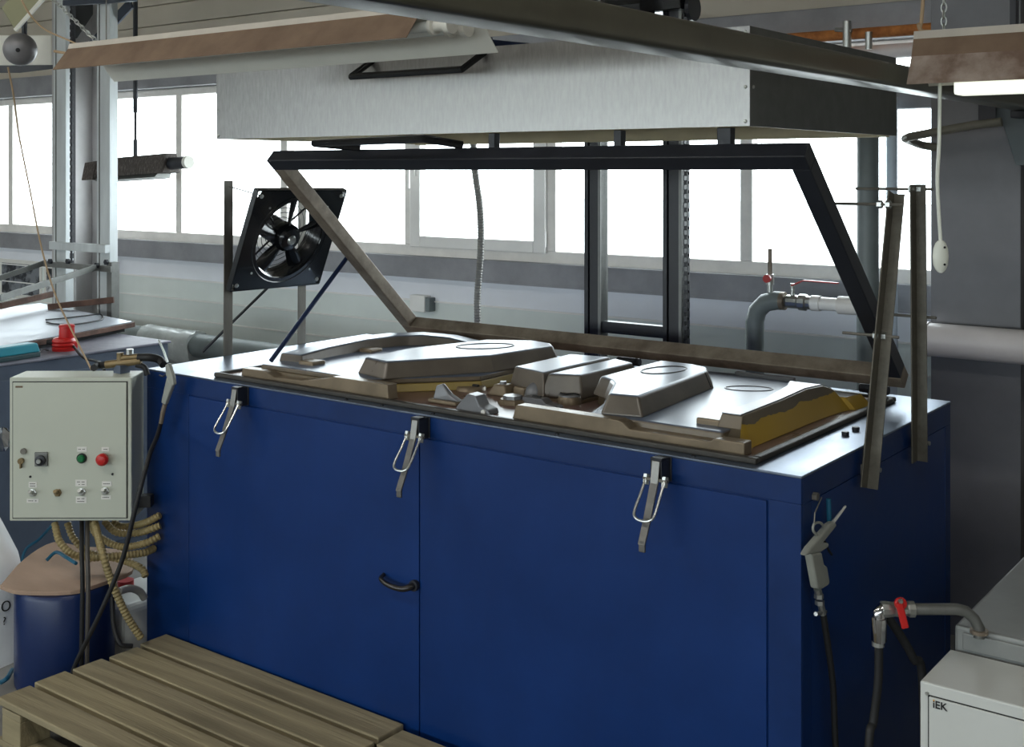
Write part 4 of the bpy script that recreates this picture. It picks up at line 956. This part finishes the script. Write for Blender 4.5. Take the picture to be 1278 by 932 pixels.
# lamp, dome and cables in the upper corner
cl_ = thing('corner_luminaire', 'pale lamp housing above the grey uprights by a metal dome', 'lamp', atD(50,80,4.6))
MB().loft([[atD(px,py,d) for px,py in ((-30,44),(64,44),(65,82),(-30,82))] for d in (4.6,4.75)]).build('housing', 'lamp_white', cl_, bevel=.004)
MB().loft([[atD(px,py,d) for px,py in ((-30,82),(66,81),(66,86),(25,91),(-30,91))] for d in (4.57,4.78)]).build('rim', 'black_paint', cl_)
tb2 = thing('cable_tray', 'pale yellow folded metal tray end hung from the ceiling', 'tray', atD(20,38,4.2))
MB().loft([[atD(px,py,d) for px,py in ((2,10),(19,38),(56,-4),(38,-34))] for d in (4.2,4.24)]).build('tray', 'pale_yellow', tb2, bevel=.003)
MB().bar(atD(19,38,4.19), atD(56,-4,4.19), .012, .012).build('tray_lip', 'lamp_white', tb2)
MB().tube([atD(38,-20,4.22), Vector((*atD(38,-20,4.22).xy, ZC))], .006, 6).build('hanger', 'post_steel', tb2)
dm = thing('metal_dome', 'grey metal dome with a dark centre hole', 'dome', atD(22,88,4.3))
dc = atD(24,62,4.3); dax = (-FW-RT*-.25+Vector((0,0,-.15))).normalized()
MB().lathe([(.058,-.035),(.060,-.02),(.056,.0),(.044,.016),(.026,.026),(.006,.029)], dc, tuple(dax), 28).build('shell', 'dome_grey', dm, smooth=True)
MB().lathe([(.008,0),(.008,.004)], dc+dax*.028, tuple(dax), 12).build('hole', 'dark', dm)
MB().cyl(dc-dax*.13-RT*.0, tuple(dax), .03, .10).build('neck', 'black_gloss', dm, smooth=True)
MB().tube([dc-dax*.12, Vector((*(dc-dax*.12).xy, ZC))], .01, 8).build('hanger', 'black_paint', dm)
hc = thing('hanging_chain', 'slack zinc chain from the ceiling to the brown luminaire', 'chain', atD(127,58,3.75))
chain(hc, atD(55,-12,3.9), atD(127,58,3.75), .024, .0017)
MB().tube([atD(22,-10,3.9), atD(36,16,3.9), atD(55,36,3.9), atD(85,50,3.85), atD(112,62,3.75)], .0032, 6, smooth=8).build('lamp_cord', 'tan_cable', label='brown cord drooping to the end of the brown luminaire', cat='cable', smooth=True)
MB().tube([atD(68,64,3.85), atD(90,67,3.8), atD(114,66,3.75)], .005, 6, smooth=5).build('lamp_cord', 'tan_cable', label='thick tan wire end beside the brown luminaire', cat='cable', smooth=True)
MB().tube([atD(10,84,4.25), atD(17,120,4.3), atD(24,170,4.4), atD(38,240,4.45), atD(52,310,4.45), atD(70,370,4.45), atD(96,425,4.4), atD(114,461,4.15)], .0036, 6, smooth=8).build('lamp_cord', 'tan_cable', label='long thin tan wire hanging down to the grey cabinet', cat='cable', smooth=True)

# ================================================================== pipes along the window wall
pv = thing('sewer_pipe', 'thick white plastic pipe crossing in front of the steel column', 'pipe', (0, 1.9, 1.1))
p0 = atY(1150,420,1.9); zc_ = atY(1215,428,1.9).z
MB().tube([(p0.x,1.9,zc_),(1.6,1.9,zc_)], .062, 24).build('pipe', 'pipe_white', pv, smooth=True)
MB().tube([(p0.x-.005,1.9,zc_),(p0.x+.03,1.9,zc_)], .066, 24).build('socket', 'pipe_white', pv, smooth=True)
MB().box(-.1,-.08,1.9,2.0,zc_-.03,zc_+.03).build('bracket', 'galv_dull', pv)
x = atY(1083,300,1.95).x
vp_ = MB().tube([(x,1.95,0),(x,1.95,2.06)], .042, 20).build('vertical_pipe', 'pipe_grey', label='thick grey vertical pipe standing beside the window wall', cat='pipe', smooth=True)
x = atY(1113,300,2.05).x
MB().tube([(x,2.05,0),(x,2.05,2.04)], .022, 16).build('vertical_pipe', 'pipe_blue', label='slim pale blue vertical pipe next to the steel column', cat='pipe', smooth=True)
yv = 1.72
wp = thing('water_pipe', 'grey elbow pipe with ball valve and white pipe behind machine', 'pipe', (*atY(942,470,yv).xy, 0))
e0 = atY(942,440,yv); zv = atY(985,376,yv).z; xe = e0.x
MB().tube([(xe,yv,0),(xe,yv,zv-.09),(xe+.012,yv,zv-.045),(xe+.045,yv,zv-.012),(xe+.09,yv,zv),(xe+.11,yv,zv)], .036, 16).build('elbow', 'pipe_grey', wp, smooth=True)
x1 = atY(980,376,yv).x; x2 = atY(1018,380,yv).x; x3 = atY(1050,382,yv).x
MB().tube([(xe+.105,yv,zv),(x1,yv,zv)], .035, 16).build('collar', 'worn_steel', wp, smooth=True)
MB().lathe([(.02,0),(.026,.01),(.026,.05),(.022,.055),(.032,.06),(.032,.085),(.026,.09),(.026,x2-x1)], (x1,yv,zv), (1,0,0), 12).build('ball_valve', 'zinc', wp)
MB().tube([(x2-.01,yv,zv),(x3,yv,zv)], .025, 14).tube([(x2-.015,yv,zv),(x2+.02,yv,zv)], .03, 14).build('white_pipe', 'pvc_white', wp, smooth=True)
MB().tube([(x3-.01,yv,zv),(atY(1080,384,yv).x,yv,zv)], .034, 14).build('coupler', 'pvc_dirty', wp, smooth=True)
xm = (x1+.03); MB().cyl((xm,yv,zv+.02), (0,0,1), .009, .05, 10).build('valve_stem', 'zinc', wp, smooth=True)
MB().bar((xm,yv-.006,zv+.062),(xm+.05,yv-.01,zv+.085),.018,.005).bar((xm+.05,yv-.01,zv+.085),(xm+.19,yv-.02,zv+.083),.018,.005).build('valve_lever', 'red_paint', wp, bevel=.001)
xs_ = atY(961,350,yv).x
MB().tube([(xs_,yv,zv+.03),(xs_,yv,zv+.09)], .011, 10).tube([(xs_,yv,zv+.06),(xs_,yv,zv+.10)], .016, 10).build('drain_valve', 'zinc', wp, smooth=True)
MB().cyl((xs_,yv-.02,zv+.085), (0,-1,0), .016, .012, 12).build('drain_knob', 'red_paint', wp, smooth=True)
MB().tube([(xs_,yv,zv+.10),(xs_,yv,zv+.20)], .009, 8).build('drain_tube', 'worn_steel', wp, smooth=True)
# corrugated hose from the hood
MB().tube([(*atY(590,160,1.45).xy, 2.0), atY(592,205,1.45), atY(599,260,1.47), atY(600,310,1.48), atY(596,370,1.47), atY(596,420,1.45), Vector((*atY(596,420,1.4).xy,.0))], .014, 10, smooth=12, ridge=.0022, pitch=.006).build('flexible_hose', 'grey_hose', label='grey corrugated hose hanging behind the open clamping frame', cat='hose')
# heating pipe low on the wall
hp_ = thing('heating_pipe', 'grey heating pipe low along the panelled wall with plastic wrap', 'pipe', (-5, 1.92, .6))
zh = atY(255,432,1.92).z
MB().tube([(-9,1.92,zh),(-1.2,1.92,zh)], .07, 20).build('pipe', 'pipe_grey', hp_, smooth=True)
xw0, xw1 = atY(184,420,1.92).x, atY(247,430,1.92).x
random.seed(3); rings = []
for i in range(14):
    xx = xw0+(xw1-xw0)*i/13
    rings.append([Vector((xx+random.uniform(-.01,.01), 1.92+math.cos(a)*(.082+random.uniform(-.006,.008)), zh-.0+math.sin(a)*(.082+random.uniform(-.006,.008))*(1.0 if math.sin(a) > 0 else 1.6))) for a in [2*math.pi*k/22 for k in range(22)]])
MB().loft(rings).build('plastic_wrap', 'wrap', hp_, smooth=True)
# wall socket, posters
c = atY(528,378,YW); so = thing('wall_socket', 'small white socket box on the wall panel', 'socket', (c.x, YW, c.z))
MB().box(c.x-.06,c.x+.05,YW-.045,YW+.012,c.z-.045,c.z+.045).build('box', 'pvc_white', so, bevel=.006)
MB().box(c.x+.05,c.x+.08,YW-.04,YW+.012,c.z-.04,c.z+.035).build('cover', 'pipe_grey', so, bevel=.004)
def poster(label, px0, px1, py0, py1, col_a, col_b, scale):
    y_ = YW+.006; a, b_ = atY(px0,py1,y_), atY(px1,py0,y_)
    m = mat('poster_'+str(px0+100), col_a, .6, 0, 0, scale, col2=col_b, cut=(.45,.55))
    o = thing('poster', label, 'poster', (a.x, y_, a.z))
    MB().box(a.x, b_.x, y_-.001, y_+.006, a.z-.02, b_.z+.02).build('sheet', 'label_white', o)
    MB().box(a.x+.03, b_.x-.03, y_-.002, y_-.001, a.z+.01, b_.z-.01).build('print', m, o)
poster('poster with a dark picture of machinery on the wall', 0, 52, 330, 366, S(40,42,48), S(120,124,130), 9)
poster('poster with a white shape on black beside the uprights', 55, 98, 332, 368, S(34,36,42), S(214,214,218), 5)
# rusty pipe and valves over the window
rp_ = thing('rusty_pipe', 'rusty orange pipe with small brass valves above the window', 'pipe', (-.8, 2.1, 2.33))
a, c = atY(1000,47,2.12), atY(1172,39,2.12)
MB().tube([(a.x-.3,2.12,a.z),(c.x+.1,2.12,a.z)], .022, 12).build('pipe', 'orange_rust', rp_, smooth=True)
xv = atY(1056,46,2.08).x
MB().tube([(xv,2.09,a.z+.05),(xv,2.09,a.z-.06)], .017, 10).tube([(xv-.05,2.09,a.z+.02),(xv+.02,2.09,a.z+.01)], .009, 8).build('valve', 'zinc', rp_, smooth=True)
MB().tube([(xv+.09,2.09,a.z-.0),(xv+.09,2.09,a.z-.07)], .014, 10).build('valve', 'zinc', rp_, smooth=True)
MB().tube([(a.x-.3,2.17,a.z-.075),(c.x+.06,2.17,a.z-.075)], .03, 12).build('white_pipe', 'pipe_white', rp_, smooth=True)
# bent tube hook on the column
th_ = [atY(px,py,Y) for px,py,Y in ((1250,152,1.80),(1215,156,1.80),(1170,164,1.80),(1134,171,1.80),(1130,173,1.82),(1134,175,1.88),(1150,181,1.97),(1168,184,2.0))]
MB().tube(th_, .0155, 12).build('bent_tube', 'tube_olive', label='bent grey tube bracket sticking out from the steel column', cat='bracket', smooth=True)

# ================================================================== right foreground
XS = .28
a = atX(1148,851,XS); b_ = atX(1186,808,XS); zt = (a.z+b_.z)/2
ec = thing('electrical_cabinet', 'white electrical cabinet with maker mark on its door', 'cabinet', (XS+.25, (a.y+b_.y)/2, 0))
MB().box(XS, XS+.55, a.y, b_.y, 0, zt).build('body', 'box_white', ec, bevel=.004)
xd = atY(1159,866,a.y).x; zd = atY(1160,868,a.y).z
edr = MB().box(xd+.002, XS+.535, a.y-.006, a.y, .02, zd).build('door', 'box_white', ec, bevel=.002)
MB().box(xd-.001, XS+.537, a.y-.0015, a.y, .018, zd+.002).build('door_gap', 'dark', ec)
MB().lathe([(.004,0),(.004,.004)], (xd-.003,a.y,zd+.004), (0,-1,0), 8).build('hinge_pin', 'zinc', ec)
c = atY(1173,881,a.y-.0075)
o = text('maker_mark', 'iEK', 'print', edr, tuple(WM[edr].inverted() @ c), .022, (math.pi/2,0,0), bold=True)
MB().lathe([(.0016,0),(.0016,.001)], c+Vector((-.0125,0,.0088)), (0,-1,0), 8).build('maker_dot', 'iek_orange', edr)
XS2 = .285
s0 = atX(1184,786,XS2)
sl = thing('grey_tank', 'grey sheet metal housing behind the white cabinet', 'machine', (XS2+.5, b_.y+.6, 0))
MB().box(XS2, 1.6, b_.y+.012, 1.55, 0, s0.z).build('housing', 'slab_grey', sl, bevel=.008)
MB().box(XS2+.02, 1.6, b_.y+.006, b_.y+.012, s0.z-.05, s0.z-.012).build('front_lip', 'slab_grey', sl, bevel=.002)
base = atZ(1222,790,s0.z); dv_ = (base-CAM).dot(FW); G = lambda px, py, dd=0: atD(px, py, dv_+dd)
vv = thing('valve_outlet', 'bent steel pipe outlet with red lever ball valve', 'valve', base)
MB().tube([base-Vector((0,0,.01)), G(1222,784), G(1216,772), G(1206,763), G(1194,760), G(1136,760)], .0125, 12).build('pipe', 'galv_dull', vv, smooth=True)
MB().cyl(base, (0,0,1), .02, .008, 12).build('flange', 'worn_steel', vv, smooth=True)
c = G(1136,760); 
MB().lathe([(.018,0),(.018,.012),(.014,.016),(.018,.03),(.016,.045),(.018,.06),(.018,.072)], c+RT*.008, tuple(-RT), 10).build('ball_valve', 'zinc', vv)
MB().tube([G(1108,760), G(1101,760), G(1097,764), G(1097,772)], .0145, 12).lathe([(.017,0),(.017,.05),(.013,.055),(.013,.062)], G(1097,771), (0,0,-1), 12).build('elbow', 'chrome', vv, smooth=True)
MB().lathe([(.014,0),(.014,.012)], G(1096,799), (0,0,-1), 12).build('hose_clamp', 'zinc', vv)
MB().tube([G(1090,770,-.01), G(1092,790,-.01)], .004, 8).build('clip', 'chrome', vv)
MB().lathe([(.014,0),(.014,.01)], G(1123,752,-.02), tuple(-FW), 14).bar(G(1122,752,-.03), G(1130,784,-.035), .016, .008, tuple(-FW)).build('lever', 'red_paint', vv, bevel=.003)
MB().lathe([(.006,0),(.004,.006)], G(1124,750,-.034), tuple(-FW), 8).build('lever_nut', 'zinc', vv)
MB().tube([G(1097,800), G(1096,850), G(1090,900), G(1084,940,-.02), Vector((*G(1080,960,-.02).xy, .02))], .0095, 10, smooth=6).build('hose', 'rubber', vv, smooth=True)
MB().tube([G(1107,768,.02), G(1125,795,.04), G(1140,822,.05), G(1152,860,.06), Vector((*G(1156,870,.06).xy,.02))], .010, 10, smooth=6).build('air_hose', 'rubber', label='black hose drooping behind the white electrical cabinet', cat='hose', smooth=True)
